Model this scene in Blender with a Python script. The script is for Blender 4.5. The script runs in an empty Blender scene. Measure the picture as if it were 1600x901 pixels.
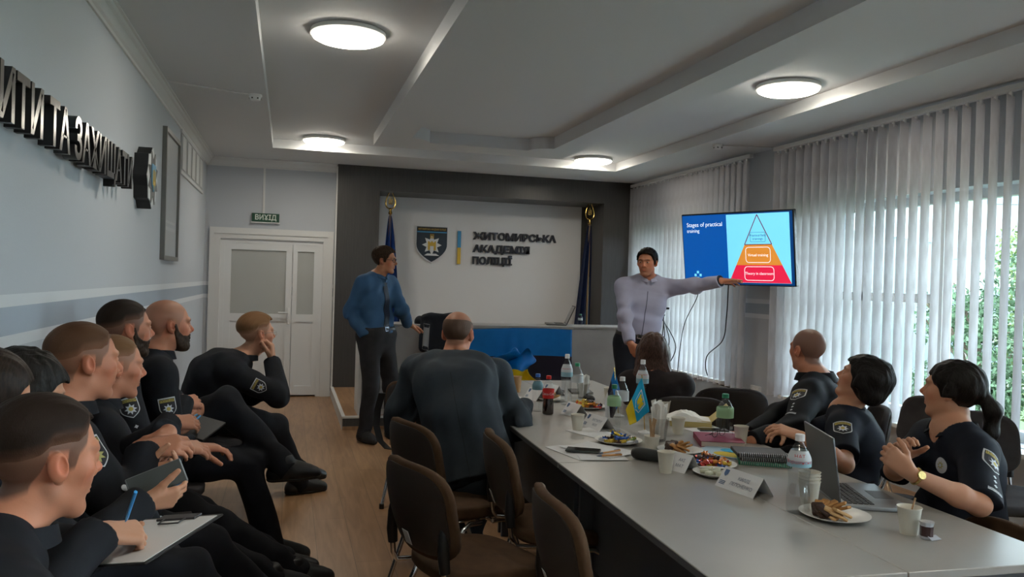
import bpy, math, random
import numpy as np
# ---------------------------------------------------------------- camera, sky, daylight, exposure
SC = bpy.context.scene
F_PX, YAW, PITCH, ROLL = 1266., math.radians(15.45), math.radians(.46), math.radians(1.69)
_F = np.array([math.sin(YAW) * math.cos(PITCH), math.cos(YAW) * math.cos(PITCH), -math.sin(PITCH)]); _R0 = np.array([math.cos(YAW), -math.sin(YAW), 0.]); _U0 = np.cross(_R0, _F)
_R = _R0 * math.cos(ROLL) + _U0 * math.sin(ROLL); _U = _U0 * math.cos(ROLL) - _R0 * math.sin(ROLL)
cd = bpy.data.cameras.new('camera'); cd.sensor_width = 36; cd.lens = F_PX / 1600 * 36; cd.clip_start = .05; cd.clip_end = 300
camera = bpy.data.objects.new('camera', cd); SC.collection.objects.link(camera); SC.camera = camera
from mathutils import Matrix
camera.matrix_world = Matrix(((_R[0], _U[0], -_F[0], 0), (_R[1], _U[1], -_F[1], 0), (_R[2], _U[2], -_F[2], 1.5), (0, 0, 0, 1)))
wd_ = bpy.data.worlds.new('sky'); SC.world = wd_; wd_.use_nodes = True
wd_.node_tree.nodes['Background'].inputs[0].default_value = (.74, .89, 1., 1); wd_.node_tree.nodes['Background'].inputs[1].default_value = 12.5
SC.view_settings.view_transform = 'Standard'; SC.view_settings.look = 'None'; SC.view_settings.gamma = 1.; SC.view_settings.use_curve_mapping = False
SC.view_settings.exposure = .22
SC.cycles.max_bounces = 10; SC.cycles.diffuse_bounces = 5; SC.cycles.transparent_max_bounces = 40; SC.cycles.sample_clamp_indirect = 6
LAMP_POWER = 31.
WINDOWS = ((7.75, 10.1), (3.98, 6.6), (.2, 3.1), (-3.6, -.6))            # along the right wall
for y0, y1 in WINDOWS:      # sky portals in the window openings (they only guide the sky's light)
    pl = bpy.data.lights.new('window_portal', 'AREA'); pl.shape = 'RECTANGLE'; pl.size = y1 - y0; pl.size_y = 1.75; pl.cycles.is_portal = True
    po = bpy.data.objects.new('window_portal', pl); po.location = (5.02, (y0 + y1) / 2, 1.40); po.rotation_euler = (math.radians(90), 0, math.radians(90)); SC.collection.objects.link(po)
def at(px, py, d): return np.array([0, 0, 1.5]) + (_F + _R * (px - 800) / F_PX - _U * (py - 450.5) / F_PX) * d
def on(px, py, ax, v):
    r = _F + _R * (px - 800) / F_PX - _U * (py - 450.5) / F_PX; c = np.array([0, 0, 1.5]); return c + r * ((v - c[ax]) / r[ax])
# ---------------------------------------------------------------- small vector helpers
def V(*a): return np.array(a if len(a) > 1 else a[0], dtype=np.float64)
def nrm(v):
    v = np.asarray(v, float); return v / (np.linalg.norm(v) + 1e-12)
def fwd(deg): return V(math.sin(math.radians(deg)), math.cos(math.radians(deg)), 0.)      # 0 = towards the back wall, 90 = towards the windows
def rgt(deg): return V(math.cos(math.radians(deg)), -math.sin(math.radians(deg)), 0.)
def frame_yaw(yaw, pitch=0, roll=0):
    """3x3, columns right / forward / up of something that faces yaw, looks up by pitch and tilts to its right by roll"""
    f0, r0, u0 = fwd(yaw), rgt(yaw), V(0, 0, 1)
    a = math.radians(pitch); f = f0 * math.cos(a) + u0 * math.sin(a); u = u0 * math.cos(a) - f0 * math.sin(a)
    b = math.radians(roll); r = r0 * math.cos(b) - u * math.sin(b); u = u * math.cos(b) + r0 * math.sin(b)
    return np.stack([r, f, u], 1)

# ---------------------------------------------------------------- distance-field shapes (bodies, hair, cloth are grown from these)
def smin(a, b, k):
    h = np.clip(.5 + .5 * (b - a) / k, 0, 1)
    return b + (a - b) * h - k * h * (1 - h)
def smax(a, b, k): return -smin(-a, -b, k)
def rc(a, b, r1, r2):
    a = V(a); b = V(b); ba = b - a; L2 = ba @ ba + 1e-12
    def f(p):
        q = p - a; t = np.clip(q @ ba / L2, 0, 1)
        return np.sqrt(((q - t[:, None] * ba) ** 2).sum(1)) - (r1 + (r2 - r1) * t)
    return f
def sp(c, r): c = V(c); return lambda p: np.sqrt(((p - c) ** 2).sum(1)) - r
def el(c, r, R=None):
    c = V(c); r = V(r)
    def f(p):
        q = p - c
        if R is not None: q = q @ R
        k0 = np.sqrt(((q / r) ** 2).sum(1)); k1 = np.sqrt(((q / (r * r)) ** 2).sum(1)) + 1e-9
        return k0 * (k0 - 1) / k1
    return f
def rbox(c, h, r, R=None):
    c = V(c); h = V(h) - r
    def f(p):
        q = p - c
        if R is not None: q = q @ R
        q = np.abs(q) - h
        return np.sqrt((np.maximum(q, 0) ** 2).sum(1)) + np.minimum(q.max(1), 0) - r
    return f
def loft(levels):
    """stack of stadium sections: (centre, right axis, half width, half depth)"""
    def f(p):
        d = None
        for (c0, x0, w0, r0), (c1, x1, w1, r1) in zip(levels[:-1], levels[1:]):
            ba = c1 - c0; t = np.clip((p - c0) @ ba / (ba @ ba), 0, 1)[:, None]
            q = p - (c0 + t * ba); x = x0 + t * (x1 - x0)
            s = (q * x).sum(1); qp = q - s[:, None] * x; t = t[:, 0]
            r = r0 + t * (r1 - r0); w = w0 + t * (w1 - w0)
            e = np.sqrt(np.maximum(np.abs(s) - (w - r), 0) ** 2 + (qp ** 2).sum(1)) - r
            d = e if d is None else smin(d, e, .03)
        return d
    return f
def uni(items):
    """items: (field, blend)"""
    def f(p):
        d = None
        for g, k in items:
            e = g(p); d = e if d is None else (smin(d, e, k) if k > 0 else np.minimum(d, e))
        return d
    return f
def cut(g, pt, n, k=.004):
    """keep the side of the plane that n points away from"""
    pt = V(pt); n = nrm(n)
    return lambda p: smax(g(p), (p - pt) @ n, k)
def culled(g, c, R):
    c = V(c)
    def f(p):
        b = np.sqrt(((p - c) ** 2).sum(1)) - R
        out = b + .05; m = b < .05
        if m.any(): out[m] = g(p[m])
        return out
    return f
def folds(g, amp, freq, seed=0, where=None):
    rs = np.random.RandomState(seed); K = rs.normal(size=(5, 3)); K /= np.linalg.norm(K, axis=1)[:, None]
    ph = rs.uniform(0, 6.28, 5); fr = freq * rs.uniform(.6, 1.5, 5)
    def f(p):
        d = g(p); m = np.abs(d) < .06
        if m.any():
            q = p[m]; w = np.sin(q @ K[0] * fr[0] * .5 + ph[0]) * .8
            n = 0
            for i in range(1, 5): n = n + np.sin(q @ K[i] * fr[i] + ph[i] + 1.6 * w)
            a = amp if where is None else amp * where(q)
            d[m] = d[m] + a * n * .3
        return d
    return f

_O8 = np.array([[i, j, k] for i in (0, 1) for j in (0, 1) for k in (0, 1)])
def polygonise(f, lo, hi, h, keep=None, levels=3, slack=1.35):
    """sparse surface nets: returns vertices, quads"""
    lo = V(lo); n0 = np.ceil((V(hi) - lo) / (h * 2 ** levels)).astype(int) + 1
    c = np.stack(np.meshgrid(*[np.arange(n) for n in n0], indexing='ij'), -1).reshape(-1, 3)
    for l in range(levels, -1, -1):
        s = h * 2 ** l
        d = f(lo + (c + .5) * s)
        c = c[np.abs(d) < s * .87 * slack + (.004 if l else 0)]
        if l: c = (c[:, None, :] * 2 + _O8[None]).reshape(-1, 3)
    if keep is not None and len(c): c = c[keep(lo + (c + .5) * h)]
    if not len(c): return np.zeros((0, 3)), np.zeros((0, 4), int)
    B = 1 << 20
    key = lambda q: (q[..., 0].astype(np.int64) * B + q[..., 1]) * B + q[..., 2]
    c = c[np.argsort(key(c))]; ck = key(c)
    cc = (c[:, None, :] + _O8[None])
    uk, inv = np.unique(key(cc).reshape(-1), return_inverse=True); inv = inv.reshape(-1, 8)
    pi = np.stack([uk // (B * B), (uk // B) % B, uk % B], 1)
    val = f(lo + pi * h)
    vc = val[inv]; ins = vc < 0
    act = ins.any(1) & ~ins.all(1)
    acc = np.zeros((len(c), 3)); cnt = np.zeros(len(c))
    for i in range(8):
        for ax, bit in ((0, 4), (1, 2), (2, 1)):
            j = i | bit
            if j == i: continue
            m = ins[:, i] != ins[:, j]
            t = vc[m, i] / (vc[m, i] - vc[m, j])
            q = np.tile(_O8[i].astype(float), (m.sum(), 1)); q[:, ax] += t
            acc[m] += q; cnt[m] += 1
    vid = np.full(len(c), -1); vid[act] = np.arange(act.sum())
    verts = lo + (c[act] + acc[act] / cnt[act][:, None]) * h
    quads = []
    E = np.eye(3, dtype=int)
    for ax in range(3):
        pk = key(pi + E[ax]); ix = np.searchsorted(uk, pk); ix[ix == len(uk)] = 0
        ok = uk[ix] == pk
        a = val < 0; b = np.zeros_like(a); b[ok] = val[ix[ok]] < 0
        m = ok & (a != b)
        if not m.any(): continue
        P = pi[m]; u, w = E[(ax + 1) % 3], E[(ax + 2) % 3]
        ids = []
        good = np.ones(len(P), bool)
        for off in (0 * u, -u, -u - w, -w):
            q = P + off; k2 = key(q); i2 = np.searchsorted(ck, k2); i2[i2 == len(ck)] = 0
            good &= (ck[i2] == k2) & (q >= 0).all(1); ids.append(vid[i2])
        Q = np.stack(ids, 1)[good]; fl = a[m][good]
        Q[~fl] = Q[~fl][:, ::-1]
        quads.append(Q[(Q >= 0).all(1)])
    return verts, np.concatenate(quads) if quads else np.zeros((0, 4), int)
def on_field(f, v, it=1, e=.0015):
    for _ in range(it):
        d = f(v); g = np.stack([f(v + np.eye(3)[i] * e) - d for i in range(3)], 1) / e
        v = v - np.clip(d / ((g * g).sum(1) + .05), -.006, .006)[:, None] * g
    return v

# ---------------------------------------------------------------- linking meshes
COL = bpy.context.scene.collection
def put(o, parent=None):
    COL.objects.link(o)
    if parent is not None: o.parent = parent
    return o
def mesh_np(name, verts, faces, mat, parent=None, colours=None, smooth=True, origin=None):
    """verts in world space; the object's origin goes to `origin` (or to the parent's place)"""
    me = bpy.data.meshes.new(name)
    verts = np.asarray(verts, np.float64)
    o = bpy.data.objects.new(name, me)
    org = V(0, 0, 0) if origin is None else V(origin)
    base = V(0, 0, 0)
    if parent is not None:
        q = parent
        while q is not None: base = base + V(*q.location); q = q.parent
    faces = np.asarray(faces)
    me.vertices.add(len(verts)); me.vertices.foreach_set('co', (verts - (base + org)).astype(np.float32).ravel())
    nf, k = faces.shape
    me.loops.add(nf * k); me.loops.foreach_set('vertex_index', faces.astype(np.int32).ravel())
    me.polygons.add(nf); me.polygons.foreach_set('loop_start', np.arange(nf, dtype=np.int32) * k)
    me.polygons.foreach_set('use_smooth', np.full(nf, smooth))
    if colours is not None:
        at_ = me.attributes.new('Col', 'FLOAT_COLOR', 'POINT')
        at_.data.foreach_set('color', np.concatenate([colours, np.ones((len(verts), 1))], 1).astype(np.float32).ravel())
    me.update(calc_edges=True); me.validate()
    me.materials.append(mat)
    o.location = org
    return put(o, parent)
def field_obj(name, f, lo, hi, h, mat, parent=None, colour=None, keep=None, relax=0, levels=3, slack=1.35):
    v, q = polygonise(f, lo, hi, h, keep, levels, slack)
    if relax: v = on_field(f, v, relax)
    return mesh_np(name, v, q, mat, parent, None if colour is None else colour(v))
def merge(chunks):
    vs, qs, n = [], [], 0
    for v, q in chunks:
        vs.append(v); qs.append(q + n); n += len(v)
    return np.concatenate(vs), np.concatenate(qs)
def bbox(pts, m):
    P = np.array(pts); return P.min(0) - m, P.max(0) + m

class MB:
    """collects boxes, tubes, lathes, prisms into ONE mesh"""
    def __init__(s): s.v = []; s.f = []; s.m = []; s.mats = []; s.cur = 0; s.M = np.eye(4)
    def mat(s, m):
        if m not in s.mats: s.mats.append(m)
        s.cur = s.mats.index(m); return s
    def add(s, vs, fs):
        b = len(s.v); vs = np.asarray(vs, float)
        vs = vs @ s.M[:3, :3].T + s.M[:3, 3]
        s.v.extend(map(tuple, vs)); s.f.extend([tuple(i + b for i in q) for q in fs]); s.m.extend([s.cur] * len(fs)); return s
    def box(s, lo, hi):
        x0, y0, z0 = lo; x1, y1, z1 = hi
        return s.add([(x0, y0, z0), (x1, y0, z0), (x1, y1, z0), (x0, y1, z0), (x0, y0, z1), (x1, y0, z1), (x1, y1, z1), (x0, y1, z1)],
                     [(3, 2, 1, 0), (4, 5, 6, 7), (0, 1, 5, 4), (1, 2, 6, 5), (2, 3, 7, 6), (3, 0, 4, 7)])
    def bbox(s, c, sz, b=.01, R=None, seg=3):
        """box with rounded edges: centre, full size"""
        hx, hy, hz = [q / 2 for q in sz]; b = min(b, hx * .99, hy * .99, hz * .99)
        def ring(z, ins):
            out = []
            for cx, cy, a0 in ((hx - b, hy - b, 0), (-hx + b, hy - b, 90), (-hx + b, -hy + b, 180), (hx - b, -hy + b, 270)):
                for i in range(seg + 1):
                    a = math.radians(a0 + 90 * i / seg); out.append((cx + (b - ins) * math.cos(a), cy + (b - ins) * math.sin(a), z))
            return out
        rs = []
        for i in range(seg + 1):
            a = math.radians(90 * i / seg); rs.append(ring(-hz + b - b * math.cos(a), b - b * math.sin(a)))
        for i in range(seg + 1):
            a = math.radians(90 * i / seg); rs.append(ring(hz - b + b * math.sin(a), b - b * math.cos(a)))
        v = [q for r in rs for q in r]; n = len(rs[0])
        if R is not None: v = np.array(v) @ np.asarray(R).T
        v = np.array(v) + np.array(c)
        f = [(i * n + j, i * n + (j + 1) % n, (i + 1) * n + (j + 1) % n, (i + 1) * n + j) for i in range(len(rs) - 1) for j in range(n)]
        f += [tuple(reversed(range(n))), tuple(range((len(rs) - 1) * n, len(rs) * n))]
        return s.add(v, f)
    def tube(s, pts, r, n=10, closed=False, cap=True):
        pts = [V(p) for p in pts]; m = len(pts); rr = r if hasattr(r, '__len__') else [r] * m
        T = [nrm(pts[(i + 1) % m] - pts[i - 1]) if closed else nrm(pts[min(i + 1, m - 1)] - pts[max(i - 1, 0)]) for i in range(m)]
        a = nrm(np.cross(T[0], (0, 0, 1) if abs(T[0][2]) < .9 else (1, 0, 0))); v = []
        for i in range(m):
            a = nrm(a - T[i] * (a @ T[i])); b = np.cross(T[i], a)
            for j in range(n):
                t = 2 * math.pi * j / n; v.append(pts[i] + rr[i] * (a * math.cos(t) + b * math.sin(t)))
        f = [(i * n + j, i * n + (j + 1) % n, ((i + 1) % m) * n + (j + 1) % n, ((i + 1) % m) * n + j) for i in range(m if closed else m - 1) for j in range(n)]
        if cap and not closed: f += [tuple(reversed(range(n))), tuple(range((m - 1) * n, m * n))]
        return s.add(v, f)
    def lathe(s, prof, n=24, c=(0, 0, 0), capb=True, capt=True):
        v = [(c[0] + r * math.cos(2 * math.pi * j / n), c[1] + r * math.sin(2 * math.pi * j / n), c[2] + z) for r, z in prof for j in range(n)]
        m = len(prof)
        f = [(i * n + j, i * n + (j + 1) % n, (i + 1) * n + (j + 1) % n, (i + 1) * n + j) for i in range(m - 1) for j in range(n)]
        if capb: f.append(tuple(reversed(range(n))))
        if capt: f.append(tuple(range((m - 1) * n, m * n)))
        return s.add(v, f)
    def prism(s, poly, z0, z1):
        n = len(poly)
        v = [(x, y, z0) for x, y in poly] + [(x, y, z1) for x, y in poly]
        return s.add(v, [tuple(reversed(range(n))), tuple(range(n, 2 * n))] + [(i, (i + 1) % n, n + (i + 1) % n, n + i) for i in range(n)])
    def grid(s, P, thick=None):
        """P[i][j] -> point; optional thickness along the normal makes a closed slab"""
        P = np.asarray(P, float); a, b = P.shape[:2]
        q = lambda o, fl: [((o + i * b + j), (o + (i + 1) * b + j), (o + (i + 1) * b + j + 1), (o + i * b + j + 1))[::fl] for i in range(a - 1) for j in range(b - 1)]
        if thick is None: return s.add(P.reshape(-1, 3), q(0, 1))
        du = np.gradient(P, axis=0); dv = np.gradient(P, axis=1); N = np.cross(du, dv); N /= np.linalg.norm(N, axis=2)[..., None] + 1e-12
        Q = P - N * thick; n = a * b
        f = q(0, 1) + q(n, -1)
        rim = [i * b for i in range(a)] + [(a - 1) * b + j for j in range(1, b)] + [i * b + b - 1 for i in range(a - 2, -1, -1)] + [j for j in range(b - 2, 0, -1)]
        f += [(rim[i], n + rim[i], n + rim[(i + 1) % len(rim)], rim[(i + 1) % len(rim)]) for i in range(len(rim))]
        return s.add(np.concatenate([P.reshape(-1, 3), Q.reshape(-1, 3)]), f)
    def build(s, name, mat=None, parent=None, smooth=False, loc=None, angle=40):
        me = bpy.data.meshes.new(name); me.from_pydata(s.v, [], s.f); me.update()
        mats = s.mats or [mat]
        for m in mats: me.materials.append(m)
        if len(mats) > 1: me.polygons.foreach_set('material_index', s.m)
        if smooth:
            me.polygons.foreach_set('use_smooth', [True] * len(me.polygons))
            try: me.set_sharp_from_angle(angle=math.radians(angle))
            except Exception: pass
        o = bpy.data.objects.new(name, me)
        if loc is not None: o.location = loc
        return put(o, parent)
def tag(o, label=None, cat=None, group=None, kind=None):
    for k, v in (('label', label), ('category', cat), ('group', group), ('kind', kind)):
        if v: o[k] = v
    return o
def thing(name, label, cat, loc=(0, 0, 0), rz=0, group=None):
    o = bpy.data.objects.new(name, None); o.location = loc; o.rotation_euler = (0, 0, rz); put(o)
    return tag(o, label, cat, group)
def copy_tree(o, loc=None, rz=None, parent=None, label=None, group=None):
    c = o.copy(); COL.objects.link(c); c.parent = parent
    if loc is not None: c.location = loc
    if rz is not None: c.rotation_euler = (c.rotation_euler[0], c.rotation_euler[1], rz)
    if label: c['label'] = label
    if group: c['group'] = group
    for ch in list(o.children): copy_tree(ch, parent=c)
    return c
def text_mesh(body, size=1., depth=0., align='CENTER', space=1., bold=0., lines=1.):
    """the letters as verts / faces in the xy plane, centred"""
    cu = bpy.data.curves.new('lettering', 'FONT'); cu.body = body; cu.size = size; cu.extrude = depth; cu.align_x = align; cu.align_y = 'CENTER'
    cu.space_character = space; cu.offset = bold; cu.space_line = lines; cu.resolution_u = 3
    o = bpy.data.objects.new('lettering', cu); COL.objects.link(o)
    bpy.context.view_layer.update()
    dg = bpy.context.evaluated_depsgraph_get(); me = o.evaluated_get(dg).to_mesh()
    v = np.array([tuple(q.co) for q in me.vertices]); f = [tuple(p.vertices) for p in me.polygons]
    o.evaluated_get(dg).to_mesh_clear(); bpy.data.objects.remove(o); bpy.data.curves.remove(cu)
    return v, f
# ---------------------------------------------------------------- materials
M = {}
def mat(name, col=(.5, .5, .5), rough=.6, metal=0., spec=.5, emit=None, es=1., trans=0., ior=1.45, alpha=1., coat=0., sheen=0., subs=0.):
    m = bpy.data.materials.new(name); m.use_nodes = True; b = m.node_tree.nodes['Principled BSDF']
    b.inputs['Base Color'].default_value = (*col, 1); b.inputs['Roughness'].default_value = rough; b.inputs['Metallic'].default_value = metal
    b.inputs['Specular IOR Level'].default_value = spec; b.inputs['Transmission Weight'].default_value = trans; b.inputs['IOR'].default_value = ior
    b.inputs['Coat Weight'].default_value = coat; b.inputs['Sheen Weight'].default_value = sheen
    if subs: b.inputs['Subsurface Weight'].default_value = subs; b.inputs['Subsurface Radius'].default_value = (.5, .2, .1); b.inputs['Subsurface Scale'].default_value = .02
    if emit is not None: b.inputs['Emission Color'].default_value = (*emit, 1); b.inputs['Emission Strength'].default_value = es
    M[name] = m; return m
def nd(m, t, **k):
    n = m.node_tree.nodes.new(t)
    for a, v in k.items():
        if a in n.inputs: n.inputs[a].default_value = v
        else: setattr(n, a, v)
    return n
def lk(m, a, b): m.node_tree.links.new(a, b)
def bsdf(m): return m.node_tree.nodes['Principled BSDF']
def noise_mix(m, c1, c2, scale, detail=4, stretch=(1, 1, 1), coord='Object', lo=.35, hi=.65):
    tc = nd(m, 'ShaderNodeTexCoord'); mp = nd(m, 'ShaderNodeMapping'); mp.inputs['Scale'].default_value = stretch; lk(m, tc.outputs[coord], mp.inputs[0])
    n = nd(m, 'ShaderNodeTexNoise', Scale=scale, Detail=detail); lk(m, mp.outputs[0], n.inputs['Vector'])
    r = nd(m, 'ShaderNodeValToRGB'); r.color_ramp.elements[0].position = lo; r.color_ramp.elements[1].position = hi
    r.color_ramp.elements[0].color = (*c1, 1); r.color_ramp.elements[1].color = (*c2, 1); lk(m, n.outputs[0], r.inputs[0]); lk(m, r.outputs[0], bsdf(m).inputs['Base Color'])
    return n, mp, r
def bump(m, src, strength=.2, dist=.002):
    b = nd(m, 'ShaderNodeBump', Strength=strength, Distance=dist); lk(m, src, b.inputs['Height']); lk(m, b.outputs[0], bsdf(m).inputs['Normal']); return b
def cloth_mat(name, col, rough=.85, weave=900, amp=.15, var=.15, sheen=0.):
    m = mat(name, col, rough, spec=.25, sheen=sheen)
    n, mp, r = noise_mix(m, tuple(c * (1 - var) for c in col), tuple(c * (1 + var) for c in col), 14, 6)
    n2 = nd(m, 'ShaderNodeTexNoise', Scale=weave * .35, Detail=2.); lk(m, mp.outputs[0], n2.inputs['Vector']); bump(m, n2.outputs[0], amp, .001)
    return m
def vcol(name, rough, spec=.4, subs=0.):
    m = mat(name, rough=rough, spec=spec, subs=subs); a = nd(m, 'ShaderNodeAttribute', attribute_name='Col'); lk(m, a.outputs['Color'], bsdf(m).inputs['Base Color']); return m, a
sk, a_ = vcol('skin', .5, .35, .12)
n_ = nd(sk, 'ShaderNodeTexNoise', Scale=260., Detail=3.); t_ = nd(sk, 'ShaderNodeTexCoord'); lk(sk, t_.outputs['Object'], n_.inputs['Vector']); bump(sk, n_.outputs[0], .12, .0015)
vcol('eye', .15, .6)
m_, a_ = vcol('hair_fade', .6, .15); n_ = nd(m_, 'ShaderNodeTexNoise', Scale=420., Detail=4.); t_ = nd(m_, 'ShaderNodeTexCoord'); p_ = nd(m_, 'ShaderNodeMapping'); p_.inputs['Scale'].default_value = (1.8, .35, .5); lk(m_, t_.outputs['Object'], p_.inputs[0]); lk(m_, p_.outputs[0], n_.inputs['Vector']); bump(m_, n_.outputs[0], .35, .002)
HCOL = {}
def hair_mat(name, c, rough=.5):
    HCOL[name] = c; m = mat(name, c, rough, spec=.18); n, mp, r = noise_mix(m, tuple(x * .55 for x in c), tuple(x * 1.5 for x in c), 160, 4, (1.8, .35, .35)); bump(m, n.outputs[0], .5, .004)
hair_mat('hair_brown', (.035, .02, .012)); hair_mat('hair_black', (.010, .008, .007)); hair_mat('hair_ginger', (.085, .040, .020)); hair_mat('hair_light', (.15, .075, .033)); hair_mat('hair_long', (.060, .030, .022), .42); hair_mat('hair_grizzle', (.105, .062, .042)); hair_mat('hair_dark', (.016, .009, .006))
cloth_mat('police', (.0085, .0095, .013), .8); cloth_mat('police_trousers', (.0075, .008, .011), .85); cloth_mat('police_polo', (.0075, .010, .018), .8)
cloth_mat('suit', (.026, .034, .043), .75, var=.08); cloth_mat('blue_shirt', (.032, .088, .18), .7, var=.06); cloth_mat('pale_shirt', (.36, .36, .47), .7, var=.03)
cloth_mat('dark_trousers', (.021, .021, .024), .8); cloth_mat('navy_trousers', (.012, .014, .022), .8); cloth_mat('brown_top', (.022, .016, .017), .85); cloth_mat('tie', (.012, .018, .035), .45)
mat('shoe_black', (.012, .012, .013), .45); mat('shoe_grey', (.03, .03, .033), .8); mat('sole', (.02, .02, .02), .7)
mat('patch_edge', (.55, .55, .55), .6); mat('patch_black', (.01, .01, .014), .7); mat('patch_gold', (.42, .32, .06), .6); mat('silver_thread', (.55, .57, .6), .5); mat('olive_gold', (.36, .33, .12), .6)
mat('leather', (.012, .011, .011), .5); mat('steel', (.6, .6, .6), .25, 1.); mat('gold', (.75, .55, .22), .25, 1.)
# ---------------------------------------------------------------- people
def two_bone(a, t, l1, l2, pole):
    a = V(a); t = V(t); d = t - a; L = np.linalg.norm(d); L2 = min(L, (l1 + l2) * .998); u = d / L
    x = (l1 * l1 - l2 * l2 + L2 * L2) / (2 * L2); y = math.sqrt(max(l1 * l1 - x * x, 0))
    w = V(pole) - u * (V(pole) @ u); w = nrm(w)
    return a + u * x + w * y, a + u * L2
def head_field(H, R, s=1., fem=False, jaw=1., fat=0., lid=True):
    W = lambda x, y, z: H + R @ (V(x, y, z) * s)
    g = []
    j = jaw * (.92 if fem else 1.)
    g.append((el(W(0, -.016, .036), V(.0765, .097, .083) * s, R), 0))
    g.append((el(W(0, .026, -.024), V(.0575 + fat, .068, .088) * s, R), .03))
    for q in (-1, 1):
        g.append((rc(W(q * .043 * j, -.002, -.056), W(q * .014, .06, -.096), (.018 + fat) * s, .0185 * s), .018))
        g.append((sp(W(q * .039, .053, -.014), (.0235 + fat * .5) * s), .016))
        g.append((rc(W(q * .014, .084, .024), W(q * .043, .072, .024), .0125 * s, .010 * s), .012))
    g.append((sp(W(0, .068, -.099), (.0185 if not fem else .015) * s), .014))
    base = uni(g)
    soc = [sp(W(q * .032, .099, .006), .0175 * s) for q in (-1, 1)]
    f2 = []
    for q in (-1, 1):
        ball = sp(W(q * .0315, .0735, .006), .0155 * s)
        slit = el(W(q * .0315, .0885, .0055), V(.0135, .012, .0042) * s, R)
        f2.append(ball if not lid else (lambda p, b=ball, c=slit: np.maximum(b(p), -c(p))))
        f2.append(sp(W(q * .012, .091, -.029), .0082 * s))
    nz = [rc(W(0, .082, .014), W(0, .1055, -.021), .007 * s, .0095 * s), rc(W(0, .1005, -.023), W(0, .0965, -.031), .0105 * s, .008 * s)]
    lips = [el(W(0, .0795, -.0575), V(.0235, .0125, .0062) * s, R), el(W(0, .0805, -.0665), V(.0195, .0115, .0068) * s, R)]
    ears = []
    for q in (-1, 1):
        Re = R @ np.stack([nrm(V(1, q * -.32, 0)), nrm(V(q * .32, 1, .18)), nrm(V(0, -.18, 1))], 1)
        o = el(W(q * .0805, -.014, -.002), V(.0085, .018, .0295) * s, Re); i = el(W(q * .0915, -.009, .003), V(.010, .0105, .0185) * s, Re)
        ears.append(lambda p, o=o, i=i: smax(o(p), -i(p), .004))
        ears.append(rc(W(q * .072, -.006, -.028), W(q * .077, -.008, -.02), .009 * s, .007 * s))
    def f(p):
        d = base(p)
        for c in soc: d = smax(d, -c(p), .016)
        for i, c in enumerate(f2): d = smin(d, c(p), .004 if i % 2 == 0 else .006)
        for c in nz: d = smin(d, c(p), .007)
        for c in lips: d = smin(d, c(p), .004)
        for c in ears: d = smin(d, c(p), .004)
        return d
    return culled(f, H, .17 * s)
def hand_field(W, fd, pn, side, curl=(20, 25, 20), spread=4, thumb=(.55, .55, .35), tcurl=20, s=1., curls=None):
    """W wrist, fd finger direction, pn palm normal, side +1 right / -1 left; returns fields, finger tip points"""
    W = V(W); fd = nrm(fd); pn = nrm(V(pn) - fd * (V(pn) @ fd)); sd = np.cross(fd, pn) * side      # towards the thumb
    items = []; tips = []
    offs = (.028, .0095, -.0095, -.0275); lens = (.071, .079, .073, .057); kn = (.088, .091, .086, .078); rad = (.0092, .0095, .009, .008)
    palm = []
    for i in range(4):
        k = W + fd * kn[i] * s + sd * offs[i] * s - pn * .002 * s
        palm.append((rc(W + sd * offs[i] * .62 * s + fd * .012 * s, k, .0155 * s, .0125 * s), .012))
        c = curls[i] if curls else curl
        a = 0; d0 = nrm(fd + sd * math.tan(math.radians(spread * (1.5 - i)))); q = k; ch = []
        for n, (l, r1, r2) in enumerate(((.46, 1.06, .95), (.30, .95, .88), (.24, .88, .72))):
            a += math.radians(c[n]); dd = d0 * math.cos(a) + pn * math.sin(a); e = q + dd * lens[i] * l * s
            ch.append((rc(q, e, rad[i] * r1 * s, rad[i] * r2 * s), .003)); q = e
        items.append(ch); tips.append(q)
    b = W + fd * .02 * s + sd * .018 * s + pn * .006 * s
    td = nrm(sd * thumb[0] + fd * thumb[1] + pn * thumb[2]); m = b + td * .046 * s
    a = math.radians(tcurl); ax = nrm(fd * .75 - sd * .45 + pn * .35); t2 = nrm(td * math.cos(a) + ax * math.sin(a)); e1 = m + t2 * .034 * s
    t3 = nrm(td * math.cos(a * 1.9) + ax * math.sin(a * 1.9)); e2 = e1 + t3 * .028 * s
    palm += [(rc(b, m, .0165 * s, .0125 * s), .016)]
    items.append([(rc(m, e1, .0118 * s, .0108 * s), .004), (rc(e1, e2, .0108 * s, .0085 * s), .003)]); tips.append(e2)
    pf = uni(palm); ff = [uni(c) for c in items]
    def f(p):
        d = pf(p)
        for c in ff: d = smin(d, c(p), .005)
        return d
    return culled(f, W + fd * .09 * s, .15 * s), tips
HAIR_LINE = ((-.13, -.075), (-.075, -.07), (-.045, -.055), (-.036, -.02), (-.03, .02), (.006, .02), (.010, -.018), (.026, -.014), (.03, .012), (.046, .03), (.052, .055), (.066, .075), (.085, .08), (.13, .085))
HAIR_HIGH = ((-.13, -.01), (-.075, .0), (-.045, .012), (-.03, .03), (.006, .036), (.026, .036), (.046, .048), (.055, .065), (.066, .078), (.085, .083), (.13, .088))
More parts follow.
